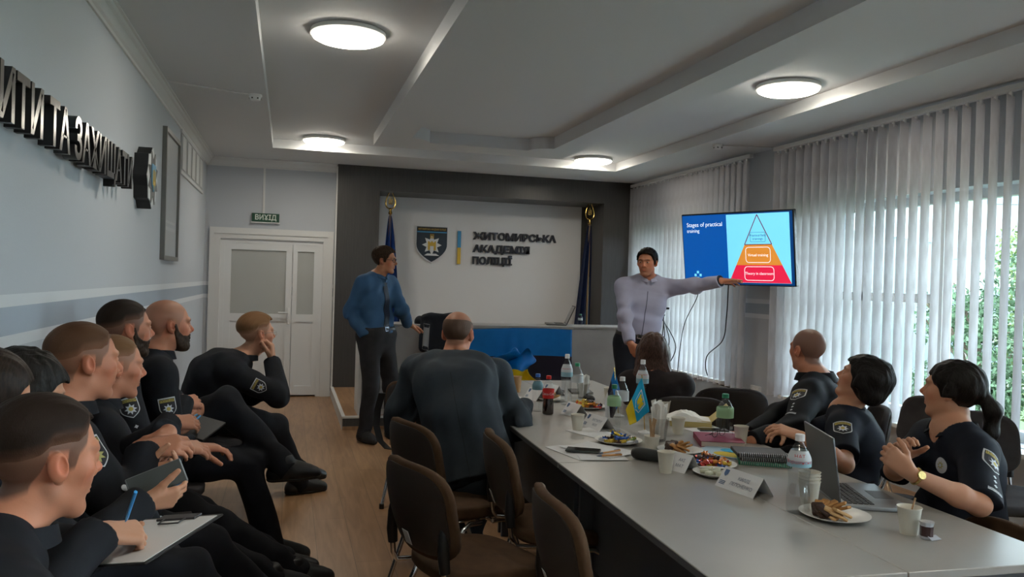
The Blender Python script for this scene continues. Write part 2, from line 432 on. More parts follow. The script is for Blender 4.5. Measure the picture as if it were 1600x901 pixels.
def hair_field(hf, H, R, s, taper=0, top=.016, side=.005, line=HAIR_LINE, back=None, front=.0, tuft=.003, seed=1, hole=None, part=0):
    ly = V([a for a, b in line]); lz = V([b for a, b in line])
    def f(p):
        q = ((p - H) @ R) / s
        b = np.interp(q[:, 1], ly, lz)
        reg = (b - q[:, 2]) * .75
        k = np.clip((q[:, 2] + .02) / .09, 0, 1); k = k * k * (3 - 2 * k)
        t = side + (top - side) * k + front * np.clip((q[:, 1] - .03) / .05, 0, 1) * k
        if part: t = t * (1 - .5 * np.exp(-((q[:, 0] - part) / .009) ** 2) * (q[:, 2] > .05))
        if back is not None: t = t + back * np.clip((-q[:, 1] - .03) / .06, 0, 1) * np.clip((q[:, 2] + .08) / .06, 0, 1)
        if taper: u = np.clip((q[:, 2] - b) / taper, 0, 1); t = -.002 + (t + .002) * np.maximum(u * u * (3 - 2 * u), np.clip((q[:, 1] - .05) / .02, 0, 1) * np.clip((q[:, 2] - .052) / .03, 0, 1))
        n = np.sin(q[:, 0] * 260 + 1.5 * np.sin(q[:, 1] * 40 + seed)) * (.6 + .4 * np.sin(q[:, 1] * 60 + seed)) * tuft * .6 + np.sin(q[:, 0] * 620 + q[:, 1] * 90 + 3 * np.sin(q[:, 2] * 60)) * tuft * .3
        d = smax(hf(p) - (t + n * (.3 + k)) * s, reg * s, .006)
        if hole is not None: d = smax(d, -hole(q) * s, .012)
        return d
    return f
def skin_colour(H, R, s, tone, stubble=0., brow=(.05, .03, .02), browk=1., shaved=None, beard=0.):
    tone = V(tone)
    def f(v):
        q = ((v - H) @ R) / s; n = len(v); c = np.tile(tone, (n, 1))
        def mix(m, col, k): c[:] = c * (1 - (m * k)[:, None]) + V(col) * (m * k)[:, None]
        g = lambda x, y, z, r: np.exp(-(((q - V(x, y, z)) / r) ** 2).sum(1))
        red = tone * V(1.02, .66, .6)
        for e in (-1, 1):
            mix(g(e * .045, .06, -.025, .03), red, .55); mix(g(e * .085, -.01, 0, .03), red, .7)
            mix(np.exp(-((q[:, 0] - e * .032) / .019) ** 2 - ((q[:, 2] - (.0255 - .10 * (abs(q[:, 0]) - .03) ** 2 * 8)) / .0055) ** 2) * (q[:, 1] > .045), brow, .85 * browk)
        mix(g(0, .11, -.024, .02), red, .7)
        if stubble:
            m = np.clip((-.036 - q[:, 2] + (q[:, 1] < .05) * .03) / .02, 0, 1) * np.clip((q[:, 2] + .135) / .03, 0, 1) * np.clip((q[:, 1] + .005) / .03, 0, 1)
            mix(m, tone * .5, stubble)
        mix(np.exp(-(q[:, 0] / .02) ** 4 - ((q[:, 2] + .0615) / .0085) ** 4) * (q[:, 1] > .07), tone * V(.88, .5, .47), .75)
        mix(np.exp(-(q[:, 0] / .02) ** 4 - ((q[:, 2] + .0618) / .0012) ** 2) * (q[:, 1] > .07), tone * .25, .8)
        if shaved is not None:
            ly = V([a for a, b in HAIR_LINE]); lz = V([b for a, b in HAIR_LINE])
            mix(np.clip((q[:, 2] - np.interp(q[:, 1], ly, lz)) / .012, 0, 1) * np.clip((q[:, 2] + .1) / .02, 0, 1) * (np.abs(q[:, 0]) < .082), shaved[0], shaved[1])
        return np.clip(c, 0, 1)
    return f
def decal_pts(f, c, n, up, pts, off):
    """lay 2D points on a cloth field: c somewhere near it, n outwards"""
    c = V(c); n = nrm(n); up = nrm(V(up) - n * (V(up) @ n)); r = np.cross(up, n)
    p = c + np.outer(pts[:, 0], r) + np.outer(pts[:, 1], up)
    p = p + n * .03
    for _ in range(12): p = p - n * np.clip(f(p) - off, -.02, .02)[:, None] * .8
    return p
def fine_poly(poly, step=.012):
    """2D fan mesh, outline resampled, inner rings so that it can bend"""
    P = np.array(poly, float); out = []
    for a, b in zip(P, np.roll(P, -1, 0)):
        k = max(1, int(np.linalg.norm(b - a) / step)); out += [a + (b - a) * i / k for i in range(k)]
    out = np.array(out); c = out.mean(0); n = len(out); rings = [1, .66, .33]
    v = np.concatenate([c + (out - c) * k for k in rings] + [c[None]])
    f = [(i * n + j, i * n + (j + 1) % n, (i + 1) * n + (j + 1) % n, (i + 1) * n + j) for i in range(2) for j in range(n)]
    f += [(2 * n + j, 2 * n + (j + 1) % n, 3 * n) for j in range(n)]
    return v, f
def decal(name, parent, f, c, n, up, layers, base=(0, 0, 0)):
    """layers: (verts2d, faces, material) bottom first"""
    mb = MB()
    for i, (v, fc, m) in enumerate(layers):
        mb.mat(m); mb.add(decal_pts(f, c, n, up, np.asarray(v, float)[:, :2], .0018 + .0009 * i) - V(base), fc)
    return mb.build(name, None, parent)
def shield(w, h):
    P = [(-w / 2, h / 2), (w / 2, h / 2), (w / 2, 0)]
    for i in range(1, 10): t_ = i / 10; P.append((w / 2 * (1 - t_ ** 2.1), -h / 2 * t_))
    P.append((0, -h / 2)); Q = P[2:-1]
    return P + [(-x, y) for x, y in Q[::-1]]
def star(R, r, n=8, a0=90): return [((R if i % 2 == 0 else r) * math.cos(math.radians(a0 + 180 * i / n)), (R if i % 2 == 0 else r) * math.sin(math.radians(a0 + 180 * i / n))) for i in range(2 * n)]
def shift(pts, dx, dy): return [(x + dx, y + dy) for x, y in pts]
def disc(r, n=16): return [(r * math.cos(6.2832 * i / n), r * math.sin(6.2832 * i / n)) for i in range(n)]
def lay(poly, m, step=.012): v, f = fine_poly(poly, step); return (v, f, m)
def patch_layers(w=.075, h=.09, text='ПОЛІЦІЯ', star_mat=None):
    L = [lay(shield(w, h), M['patch_edge']), lay(shift(shield(w * .9, h * .9), 0, -.001), M['patch_black']), lay([(-w * .42, h * .27), (w * .42, h * .27), (w * .42, h * .42), (-w * .42, h * .42)], M['patch_gold'])]
    v, f = text_mesh(text, h * .17, space=.95); v = v.copy(); v[:, 1] += h * .345; sc = min(1, w * .78 / (np.ptp(v[:, 0]) + 1e-9)); v[:, 0] *= sc
    L.append((v, f, M['patch_black']))
    L += [lay(shift(star(h * .27, h * .15), 0, -h * .08), star_mat or M['silver_thread']), lay(shift(disc(h * .1), 0, -h * .08), M['patch_gold'])]
    return L
ALL_FIG = {}
def person(label, yaw, pelvis, head, hyaw=None, hpitch=0, hroll=0, s=1., fem=False, slouch=.03, cyaw=None, R=None, L=None, RF=None, LF=None, belly=0., wide=1.,
           outfit='jacket', cloth='police', trousers='police_trousers', tone=(.42, .23, .155), hair=None, hairmat='hair_brown', stubble=0., shaved=None, brow=(.05, .03, .02),
           jaw=1., fat=0., hh=.0033, sleeve=1., collar='stand', neck_r=.056, shoe='shoe_black', top_name='jacket', group=None, extra=None, hem=None, tuck=False, nb=.015, shrug=0., fwd_sh=0., folds_amp=.011, hs=None):
    P = V(pelvis); H = V(head); hyaw = yaw if hyaw is None else hyaw; cyaw = yaw if cyaw is None else cyaw
    RH = frame_yaw(hyaw, hpitch, hroll); f0 = fwd(yaw); r0 = rgt(yaw); f1 = fwd(cyaw); r1 = rgt(cyaw); Z = V(0, 0, 1); hs = hs or s
    T = thing('person', label, 'person', (P[0], P[1], 0), group=group); base = V(P[0], P[1], 0)
    NT = H + RH @ V(0, -.03, -.075) * hs
    N = H + RH @ V(0, -.04, -.09) * hs + V(0, 0, -.062) * s - f1 * (.022 + nb) * s
    ax = nrm(N - P); bk = -nrm(f0 + f1); bk = nrm(bk - ax * (bk @ ax))
    S = N - ax * .058 * s
    lv = lambda t, back: P + (S - P) * t + bk * slouch * back
    wd = wide * (.93 if fem else 1) * s
    def torso(i, e=0.):       # i: extra thickness
        return loft([(P - ax * .06 * s, r0, .15 * s + i, .105 * s + i), (P + ax * .03, r0, (.165 if not fem else .175) * s + i + e, .115 * s + i + belly * .3), (lv(.36, .7), nrm(r0 * .6 + r1 * .4), (.15 if not fem else .132) * s + i + belly * .6, .108 * s + i + belly),
                     (lv(.70, 1.), r1, .165 * wd + i, (.115 if not fem else .112) * s + i + belly * .25), (lv(.93, .75), r1, .172 * wd + i, .088 * s + i), (S + ax * .03 * s + f1 * .0, r1, .10 * wd + i, .07 * s + i)])
    sj = {}; el_ = {}; wr = {}; hp = {}; kn = {}; an = {}
    for q, n in ((1, 'R'), (-1, 'L')): sj[n] = S + r1 * q * .182 * wd - ax * .004 * s + Z * shrug + f1 * fwd_sh - bk * 0
    arm = {'R': R, 'L': L}; foot = {'R': RF, 'L': LF}
    hands = {}; tips = {}
    for q, n in ((1, 'R'), (-1, 'L')):
        A = arm[n]
        el_[n], wr[n] = two_bone(sj[n], A['t'], .295 * s, .262 * s, A.get('pole', -f0 - Z * .4 + r0 * q * .6))
        fd = A.get('fd'); fd = nrm(wr[n] - el_[n]) if fd is None else nrm(fd)
        hands[n], tips[n] = hand_field(wr[n] + fd * .012, fd, A.get('pn', -r0 * q), q, A.get('curl', (18, 28, 20)), A.get('spread', 3), A.get('thumb', (.6, .6, .35)), A.get('tc', 18), (.93 if fem else 1.) * s * A.get('hs', 1.), A.get('curls'))
        hp[n] = P + r0 * q * .092 * s
        F = foot[n]
        kn[n], an[n] = two_bone(hp[n], F['t'], .445 * s, .43 * s, F.get('pole', f0 + Z * .5))
    neck = rc(NT + RH @ V(0, .004, -.01) * hs, N - ax * .02, neck_r * s, (neck_r + .008) * s)
    hf = head_field(H, RH, hs, fem, jaw, fat)
    items = [(torso(-.008), 0), (rc(N, S - ax * .05, .055 * s, .07 * s), .05), (neck, .03)]
    for q, n in ((1, 'R'), (-1, 'L')):
        k = .9 if fem else 1.
        items += [(rc(N + r1 * q * .035 + ax * .005, sj[n], .05 * s, .05 * s), .04), (rc(sj[n], el_[n], .054 * s * k, .043 * s * k), .04), (rc(el_[n], el_[n] + (wr[n] - el_[n]) * .3, .043 * s * k, .044 * s * k), .02), (rc(el_[n] + (wr[n] - el_[n]) * .3, wr[n], .043 * s * k, .0285 * s * k), .02),
                  (rc(hp[n], kn[n], .09 * s, .058 * s), .05), (rc(kn[n], kn[n] + (an[n] - kn[n]) * .35, .056 * s, .057 * s), .03), (rc(kn[n] + (an[n] - kn[n]) * .35, an[n], .056 * s, .036 * s), .03),
                  (rc(an[n] - Z * .01, an[n] + foot[n].get('fd', f0) * .10 * s - V(foot[n].get('up', Z)) * .048 * s, .033 * s, .022 * s), .015)]
    bf = uni(items)
    allf = lambda p: smin(smin(smin(bf(p), hf(p), .022), hands['R'](p), .014), hands['L'](p), .014)
    tone = V(tone)
    col = skin_colour(H, RH, hs, tone, stubble, brow, 1., shaved)
    pts = [P, H, N] + list(wr.values()) + list(el_.values()) + list(an.values()) + list(kn.values()) + list(sj.values())
    neck_c = N + ax * .005; ndir = nrm(NT - N)
    hand_from = {n: (el_[n] + (wr[n] - el_[n]) * .82, nrm(wr[n] - el_[n])) if sleeve >= 1 else (sj[n] + (el_[n] - sj[n]) * .5, nrm(wr[n] - sj[n])) for n in 'RL'}
    def inhead(p): return ((p - neck_c) @ ndir > -.03) & (np.linalg.norm(p - H, axis=1) < .24)
    def inhand(n):
        def k(p):
            c, d = hand_from[n]
            near = np.minimum(np.linalg.norm(p - wr[n], axis=1) - .24, 9)
            if sleeve < 1:
                w = np.minimum(rc(sj[n], el_[n], .1, .1)(p), rc(el_[n], wr[n], .1, .1)(p)); near = np.minimum(near, w)
                u = nrm(el_[n] - sj[n]); return (near < 0) & (((p - c) @ u > -.0) | (np.linalg.norm(p - wr[n], axis=1) < .24)) & (rc(sj[n], el_[n], .1, .1)(p) - .0 < rc(P, S, .05, .05)(p) + .2)
            return (near < 0) & ((p - c) @ d > -.02)
        return k
    chunks = []
    lo, hi = bbox([H + (-.15, -.15, -.2), H + (.15, .15, .16)], .03); v, qd = polygonise(allf, lo, hi, hh, inhead); chunks.append((on_field(allf, v, 1), qd))
    hx = max(hh, .0033)
    for n in 'RL':
        if arm[n].get('skip'): continue
        pp = [wr[n] - .2, wr[n] + .2] + ([sj[n], el_[n]] if sleeve < 1 else []); lo, hi = bbox(pp, .06); v, qd = polygonise(allf, lo, hi, hx, inhand(n)); chunks.append((on_field(allf, v, 1), qd))
    lo, hi = bbox(pts, .16); chunks.append(polygonise(lambda p: allf(p), lo, hi, .012, lambda p: ~(inhead(p) & ((p - neck_c) @ ndir > -.012)) & ~(inhand('R')(p)) & ~(inhand('L')(p))))
    v, qd = merge(chunks)
    mesh_np('body', v, qd, M['skin'], T, col(v))
    # eyes
    for q in (-1, 1):
        c = H + RH @ V(q * .0315, .0735, .006) * hs; n1, n2 = 10, 16; vs = []
        for i in range(n1 + 1):
            for jx in range(n2):
                th = math.pi * i / n1; ph = 2 * math.pi * jx / n2; vs.append((math.sin(th) * math.cos(ph), math.cos(th), math.sin(th) * math.sin(ph)))
        vs = np.array(vs); th = np.arccos(np.clip(vs[:, 1], -1, 1)); ec = np.where((th < .42)[:, None], V(.03, .04, .045), V(.55, .52, .48))
        fc = np.array([(i * n2 + jx, i * n2 + (jx + 1) % n2, (i + 1) * n2 + (jx + 1) % n2, (i + 1) * n2 + jx) for i in range(n1) for jx in range(n2)])
        mesh_np('eye', c + (vs * .0135 * hs) @ RH.T, fc, M['eye'], T, ec)
    if hair:
        hd = dict(hair); more = hd.pop('more', None); lo, hi = bbox([H - .14 * hs, H + .14 * hs], .03); g = hair_field(hf, H, RH, hs, taper=.03 if shaved is not None else 0, **hd)
        if more is not None:
            it, exp = more(H, RH, hs, f1, r1, S); e = uni(it); g0 = g; g = lambda p: smin(g0(p), e(p), .02); lo, hi = bbox([lo, hi] + exp, .06)
            g = folds(g, .003, 150, 3)
        hc = None
        if shaved is not None:
            ly_, lz_ = V([a for a, b in hd.get('line', HAIR_LINE)]), V([b for a, b in hd.get('line', HAIR_LINE)]); c1 = V(HCOL[hairmat]); c0_ = tone * (1 - shaved[1]) + V(shaved[0]) * shaved[1]
            def hc(v):
                q = ((v - H) @ RH) / hs; k = np.clip((q[:, 2] - np.interp(q[:, 1], ly_, lz_) - .004) / .034, 0, 1)[:, None]; k = np.maximum(k, (np.clip((q[:, 1] - .04) / .02, 0, 1) * np.clip((q[:, 2] - .050) / .028, 0, 1))[:, None]) ; return c0_ * (1 - k) + c1 * k
        field_obj('hair', g, lo, hi, max(hh, .003), M[hairmat if hc is None else 'hair_fade'], T, hc, levels=2, slack=3.2)
    # clothes
    def sleeves(t, k=.045):
        out = []
        for q, n in ((1, 'R'), (-1, 'L')):
            kk = .93 if fem else 1.
            out.append((rc(N + r1 * q * .03 - ax * .012, sj[n], .044 * s + t, .052 * s + t), k))
            if sleeve >= 1:
                out.append((rc(sj[n], el_[n], .058 * s * kk + t, .047 * s * kk + t), k))
                e = rc(el_[n], wr[n], .047 * s * kk + t, .034 * s + t); d = nrm(wr[n] - el_[n])
                out.append((cut(e, wr[n] - d * arm[n].get('cuff', .0), d), .03))
            else:
                d = nrm(el_[n] - sj[n]); out.append((cut(rc(sj[n], el_[n], .06 * s * kk + t, .056 * s * kk + t), sj[n] + d * .295 * s * sleeve, d), k))
        return out
    t = {'jacket': .017, 'shirt': .016, 'suit': .02, 'polo': .012}[outfit]
    hem_pt = P - ax * (hem if hem is not None else (-.05 if tuck else .05)) * s
    tf = cut(torso(t, .01), hem_pt, -ax)
    nr = neck_r * s + .007 + (.0 if collar != 'polo' else .008)
    op = {'stand': -.012, 'shirt': -.004, 'suit': .025, 'open': .012, 'polo': .01, 'none': .0}[collar]
    hole = rc(N - ax * (.0 + op * .5) + f1 * (.016 + op * .5), NT + ax * .12, nr, nr + .035)
    if outfit == 'suit':
        tf = cut(uni([(torso(t, .01), 0), (loft([(P - ax * .16 * s, r0, .20 * s, .15 * s), (P + ax * .08, r0, .195 * s, .145 * s + belly * .5), (lv(.45, .8), r1, .185 * s, .14 * s + belly), (lv(.75, 1.), r1, .18 * wd, .13 * s + belly * .3)]), .03)]), P - ax * .13 * s, -ax)
    cf0 = uni([(tf, 0)] + sleeves(t))
    if extra and 'cloth' in extra: ex = extra['cloth'](locals()); cfe = cf0; cf0 = lambda p: smin(cfe(p), ex(p), .03)
    cf1 = lambda p: smax(cf0(p), -hole(p), .008)
    J = [np.array(q) for q in list(el_.values())] + [lv(.3, .7)]
    cfold = folds(cf1, folds_amp, 42, int(abs(P[0] * 1000)) % 97, lambda q: .35 + sum(np.exp(-((q - j) ** 2).sum(1) / .02) for j in J))
    lo, hi = bbox([P - ax * .1, H - Z * .02, N] + list(wr.values()) + list(el_.values()) + list(sj.values()) + ([P + f0 * .1] if belly else []), .2)
    top = field_obj(top_name, cfold, lo, hi, max(.007, hh * 2), M[cloth], T, relax=1, slack=1.9)
    # collar
    axn = nrm(ndir * .8 + ax * .2); c0 = N + ndir * .022 + f1 * .006
    if collar in ('stand', 'shirt', 'suit', 'open', 'polo'):
        hgt = {'stand': .052, 'shirt': .042, 'suit': .034, 'open': .045, 'polo': .034}[collar] * s; n = 40; P0 = []
        for i in range(5):
            row = []
            for j in range(n + 1):
                gap = {'stand': 16, 'shirt': 9, 'suit': 58, 'open': 38, 'polo': 30}[collar]; a = math.radians(gap + (360 - 2 * gap) * j / n)
                rr = (neck_r + .018 + .016 * (1 - i / 4)) * s * (1 + .06 * (collar == 'suit')); e = abs(j / n - .5) * 2
                row.append(c0 + (f1 * math.cos(a) * 1.1 - r1 * math.sin(a) * 1.06) * rr + axn * (hgt * (i / 4) - .022) * (1 - .25 * e ** 3) - f1 * .010 * (i / 4) - Z * .03 * e ** 4 * (1 if collar != 'stand' else .3))
            P0.append(row)
        P0 = np.array(P0); mb = MB(); mb.grid(P0 - base, .0045)
        if collar in ('shirt', 'open', 'polo', 'suit'):     # turned-down leaf
            Q = []
            for i in range(5):
                w = i / 4; row = []
                for j in range(n + 1):
                    e = abs(j / n - .5) * 2; o = P0[4, j] - c0; o = nrm(o - axn * (o @ axn)); ln = hgt * (.8 + (.5 if collar in ('shirt', 'open') else .25) * e ** 3)
                    row.append(P0[4, j] + o * (.003 + .016 * w) - axn * ln * w + axn * .002)
                Q.append(row)
            mb.grid(np.array(Q)[::-1] - base, .003)
        mb.build('collar', M[cloth], T, smooth=True)
    # trousers
    legs = [(cut(torso(.006 if not tuck else t + .004, .012), P + ax * (.105 if tuck else .05) * s, ax), 0)]
    for q, n in ((1, 'R'), (-1, 'L')):
        d = nrm(an[n] - kn[n]); legs.append((rc(hp[n], kn[n], .105 * s, .077 * s), .05))
        legs.append((cut(rc(kn[n], an[n] + d * .06, .075 * s, .062 * s), an[n] + d * foot[n].get('hem', .04), d), .03))
    lf0 = uni(legs); JK = list(kn.values()) + [P] + [an[n] for n in 'RL']
    lfold = folds(lf0, .010, 36, int(abs(P[1] * 1000)) % 89, lambda q: .3 + sum(np.exp(-((q - j) ** 2).sum(1) / .02) for j in JK))
    lo, hi = bbox([P + ax * .1, P] + list(kn.values()) + list(an.values()), .2)
    tro = field_obj('trousers', lfold, lo, hi, .009, M[trousers], T, relax=1)
    for n in 'RL':
        F = foot[n]; fd = nrm(V(F.get('fd', f0))); up = nrm(V(F.get('up', Z)) - fd * (V(F.get('up', Z)) @ fd)); a = an[n]; sd = np.cross(fd, up)
        if F.get('skip'): continue
        sl = a - up * .078 * s
        sh = uni([(rc(a + up * .03, a - up * .03 * s - fd * .02, .048 * s, .047 * s), 0), (rc(a - up * .005 * s, sl + up * .040 * s + fd * .12 * s, .050 * s, .036 * s), .03), (rc(sl + up * .036 - fd * .045 * s, sl + up * .04 + fd * .07 * s, .038 * s, .043 * s), .03), (rc(sl + up * .036 + fd * .07 * s, sl + up * .028 + fd * .16 * s, .045 * s, .034 * s), .03)])
        sh2 = cut(cut(sh, sl + up * .012, -up, .006), a + up * .06, up, .006)
        lo, hi = bbox([a, sl + fd * .2, sl - fd * .1], .08); so = field_obj('shoe', sh2, lo, hi, .006, M[shoe], T)
        b0 = uni([(rc(sl + up * .03 - fd * .045 * s, sl + up * .03 + fd * .07 * s, .041 * s, .046 * s), 0), (rc(sl + up * .03 + fd * .07 * s, sl + up * .03 + fd * .16 * s, .047 * s, .037 * s), .03)])
        b1 = cut(cut(b0, sl + up * .018, up, .003), sl, -up, .003)
        field_obj('sole', b1, lo, hi, .006, M['sole'], so)
    I = dict(T=T, base=base, P=P, H=H, RH=RH, N=N, S=S, ax=ax, f0=f0, r0=r0, f1=f1, r1=r1, sj=sj, el=el_, wr=wr, kn=kn, an=an, hp=hp, tips=tips, cf=cf1, cfold=cfold, lf=lf0, lfold=lfold, top=top, tro=tro, s=s, hs=hs, hf=hf, Z=Z, W=lambda x, y, z: H + RH @ (V(x, y, z) * hs), lv=lv, bk=bk, torso=torso)
    return I
def arm_patch(I, n, t=.45, out=None, w=.075, h=.09, star_mat=None, dots=0, text='ПОЛІЦІЯ', tilt=0):
    """sleeve shield on the outer side of the upper arm"""
    a, b = I['sj'][n], I['el'][n]; d = nrm(b - a); o = I['r1'] * (1 if n == 'R' else -1) if out is None else V(out); o = nrm(o - d * (o @ d)); up = -d
    c = a + (b - a) * t + o * .07
    decal('sleeve_patch', I['top'], I['cfold'], c, o, up, patch_layers(w, h, text, star_mat), I['base'])
    for k in range(dots):
        c2 = a + (b - a) * (t + .27 + .09 * k) + o * .07
        decal('sleeve_star', I['top'], I['cfold'], c2, o, up, [lay(star(.0085, .0055, 4), M['silver_thread'])], I['base'])
    if dots:
        v, f = text_mesh('ПОЛІЦІЯ', .012); decal('sleeve_strip', I['top'], I['cfold'], a + (b - a) * (t + .27 + .09 * dots) + o * .07, o, up, [lay([(-.028, -.007), (.028, -.007), (.028, .007), (-.028, .007)], M['silver_thread']), (v, f, M['patch_black'])], I['base'])
def chest_badge(I, x=-.08, up=.78, r=.03):
    c = I['lv'](up, .9) + I['r1'] * x + I['f1'] * .15
    decal('badge', I['top'], I['cfold'], c, I['f1'], I['ax'], [lay(disc(r, 24), M['silver_thread']), lay(star(r * .85, r * .5), M['patch_edge']), lay(star(r * .55, r * .3), M['olive_gold']), lay(disc(r * .2), M['silver_thread'])], I['base'])
# ---------------------------------------------------------------- the room
XL, XR, YB, YF, HC = -.98, 4.62, 10.39, -4.2, 2.9
def S_(o): o['kind'] = 'structure'; return o
# paint and floor
m = mat('wall_paint', (.50, .525, .56), .8, spec=.2)
tc = nd(m, 'ShaderNodeNewGeometry'); sx = nd(m, 'ShaderNodeSeparateXYZ'); lk(m, tc.outputs['Position'], sx.inputs[0])
rmp = nd(m, 'ShaderNodeValToRGB'); rmp.color_ramp.interpolation = 'CONSTANT'
mr = nd(m, 'ShaderNodeMapRange'); mr.inputs[1].default_value = 1.15; mr.inputs[2].default_value = 1.45; lk(m, sx.outputs[2], mr.inputs[0]); lk(m, mr.outputs[0], rmp.inputs[0])
e = rmp.color_ramp.elements; G = (.50, .525, .56, 1); Wt = (.66, .68, .70, 1); Bd = (.36, .40, .455, 1)
zz = [(0, G), ((1.205 - 1.15) / .3, Wt), ((1.25 - 1.15) / .3, Bd), ((1.355 - 1.15) / .3, Wt), ((1.40 - 1.15) / .3, G)]
e[0].position = 0; e[0].color = G; e[1].position = zz[1][0]; e[1].color = Wt
for p_, c_ in zz[2:]: q_ = e.new(p_); q_.color = c_
lk(m, rmp.outputs[0], bsdf(m).inputs['Base Color'])
wn = nd(m, 'ShaderNodeTexNoise', Scale=120., Detail=3.); lk(m, tc.outputs['Position'], wn.inputs['Vector']); bump(m, wn.outputs[0], .25, .003)
m = mat('ceiling_paint', (.62, .63, .64), .7, spec=.25)
mat('white_trim', (.68, .68, .67), .5); mat('pvc', (.72, .73, .73), .35); mat('door_pane', (.44, .45, .43), .5)
m = mat('laminate_floor', (.3, .2, .12), .32, spec=.45)
tc = nd(m, 'ShaderNodeTexCoord'); mp = nd(m, 'ShaderNodeMapping'); mp.inputs['Rotation'].default_value = (0, 0, math.radians(90)); lk(m, tc.outputs['Object'], mp.inputs[0])
bk_ = nd(m, 'ShaderNodeTexBrick', Scale=1.); bk_.offset = .37; lk(m, mp.outputs[0], bk_.inputs['Vector'])
for k_, v_ in (('Brick Width', 1.28), ('Row Height', .19), ('Mortar Size', .0016), ('Mortar Smooth', .1), ('Bias', 0.)): bk_.inputs[k_].default_value = v_
bk_.inputs['Color1'].default_value = (.33, .185, .095, 1); bk_.inputs['Color2'].default_value = (.385, .225, .122, 1); bk_.inputs['Mortar'].default_value = (.16, .095, .05, 1)
mp2 = nd(m, 'ShaderNodeMapping'); mp2.inputs['Scale'].default_value = (9, .8, 1); lk(m, tc.outputs['Object'], mp2.inputs[0]); gn = nd(m, 'ShaderNodeTexNoise', Scale=3., Detail=8., Distortion=.6); lk(m, mp2.outputs[0], gn.inputs['Vector'])
gr = nd(m, 'ShaderNodeValToRGB'); gr.color_ramp.elements[0].position = .3; gr.color_ramp.elements[1].position = .75; gr.color_ramp.elements[0].color = (.72, .68, .62, 1); gr.color_ramp.elements[1].color = (1.12, 1.12, 1.12, 1); lk(m, gn.outputs[0], gr.inputs[0])
mx = nd(m, 'ShaderNodeMix', data_type='RGBA', blend_type='MULTIPLY'); mx.inputs[0].default_value = 1.; lk(m, bk_.outputs[0], mx.inputs[6]); lk(m, gr.outputs[0], mx.inputs[7]); lk(m, mx.outputs[2], bsdf(m).inputs['Base Color'])
bump(m, bk_.outputs['Fac'], -.15, .001)
m = mat('dark_panel', (.055, .052, .050), .34, spec=.5); noise_mix(m, (.050, .048, .046), (.062, .059, .056), 5, 5, (14, 14, .6)); 
m = mat('grey_laminate', (.30, .30, .30), .42); noise_mix(m, (.27, .272, .275), (.33, .33, .33), 3.2, 8)
mat('recess_white', (.70, .71, .72), .55); mat('cream_edge', (.62, .61, .58), .5); mat('black_plastic', (.014, .014, .015), .4); mat('dark_grey', (.05, .05, .055), .5)
mat('glass', (.95, 1., .98), .0, trans=1., ior=1.01)
b = MB(); b.box((XL, YF, -.06), (XR, YB + .12, 0)); S_(b.build('floor', M['laminate_floor']))
b = MB(); b.box((XL - .15, YF, -.06), (XL, YB + .15, 3.2)); S_(b.build('wall_left', M['wall_paint']))
b = MB()          # back wall, left of and around the door, and above / beside the dark recess surround
DX0, DX1, DZ = -.80, .41, 1.93
b.box((XL, YB, 0), (DX0, YB + .15, 3.1)); b.box((DX1, YB, 0), (.60, YB + .15, 3.1)); b.box((DX0, YB, DZ), (DX1, YB + .15, 3.1)); b.box((.60, YB, 2.75), (XR, YB + .15, 3.1))
b.box((XL - .15, YB + .1, -.06), (.62, YB + .2, 3.1)); S_(b.build('wall_back', M['wall_paint']))  # this box: unseen backing added behind the door to stop light leaking in
b = MB(); b.box((XL - .15, YF - .15, -.06), (XR + .3, YF, 3.2)); S_(b.build('wall_front', M['wall_paint']))
# right wall with its window openings
WZ0, WZ1 = .52, 2.27
b = MB(); ys = [YF] + [q for w in sorted(WINDOWS) for q in w] + [YB + 1.0]
for i in range(0, len(ys), 2): b.box((XR, ys[i], -.06), (XR + .38, ys[i + 1], 3.2))
for y0, y1 in WINDOWS: b.box((XR, y0, -.06), (XR + .38, y1, WZ0)); b.box((XR, y0, WZ1), (XR + .38, y1, 3.2))
S_(b.build('wall_right', M['wall_paint']))
# stepped ceiling: border and inner frame hang 9 cm below the field
b = MB(); b.box((XL - .1, YF, 3.0), (XR + .1, YB + .15, 3.15))
b.box((XL, YF, HC), (-.20, YB, 3.0)); b.box((3.86, YF, HC), (XR, YB, 3.0)); b.box((-.20, 9.33, HC), (3.86, YB, 3.0))
fo = (.82, 2.90, 8.55); fi = (1.13, 2.60, 8.15)
b.box((fo[0], YF, 2.88), (fi[0], fo[2], 3.0)); b.box((fi[1], YF, 2.88), (fo[1], fo[2], 3.0)); b.box((fi[0], fi[2], 2.88), (fi[1], fo[2], 3.0))
for cx, sg in ((fi[0], 1), (fi[1], -1)):           # scooped inner corners of the frame
    P = [(cx, fi[2])] + [(cx + sg * .21 * math.sin(a), fi[2] - .21 * math.cos(a)) for a in [math.pi / 2 * i / 10 for i in range(11)]]
    b.prism(P if sg > 0 else P[::-1], 2.88, 3.0)
S_(b.build('ceiling', M['ceiling_paint']))
def cornice(p0, p1, inward, name):
    prof = [(0, -.10), (.012, -.10), (.016, -.085), (.03, -.075), (.05, -.04), (.065, -.03), (.07, -.012), (.085, -.01), (.085, 0), (0, 0)]
    p0, p1, n = V(p0), V(p1), V(inward); v = [tuple(p + n * a + V(0, 0, z)) for p in (p0, p1) for a, z in prof]; k = len(prof)
    mb = MB(); mb.add(v, [(i, (i + 1) % k, k + (i + 1) % k, k + i) for i in range(k)] + [tuple(range(k)), tuple(range(2 * k - 1, k - 1, -1))]); return S_(mb.build(name, M['white_trim']))
cornice((XL, YF, HC), (XL, YB, HC), (1, 0, 0), 'trim_1'); cornice((XL, YB, HC), (.55, YB, HC), (0, -1, 0), 'trim_2')
b = MB(); b.box((XL, YF, 0), (XL + .015, YB, .07)); S_(b.build('baseboard_left', M['white_trim']))
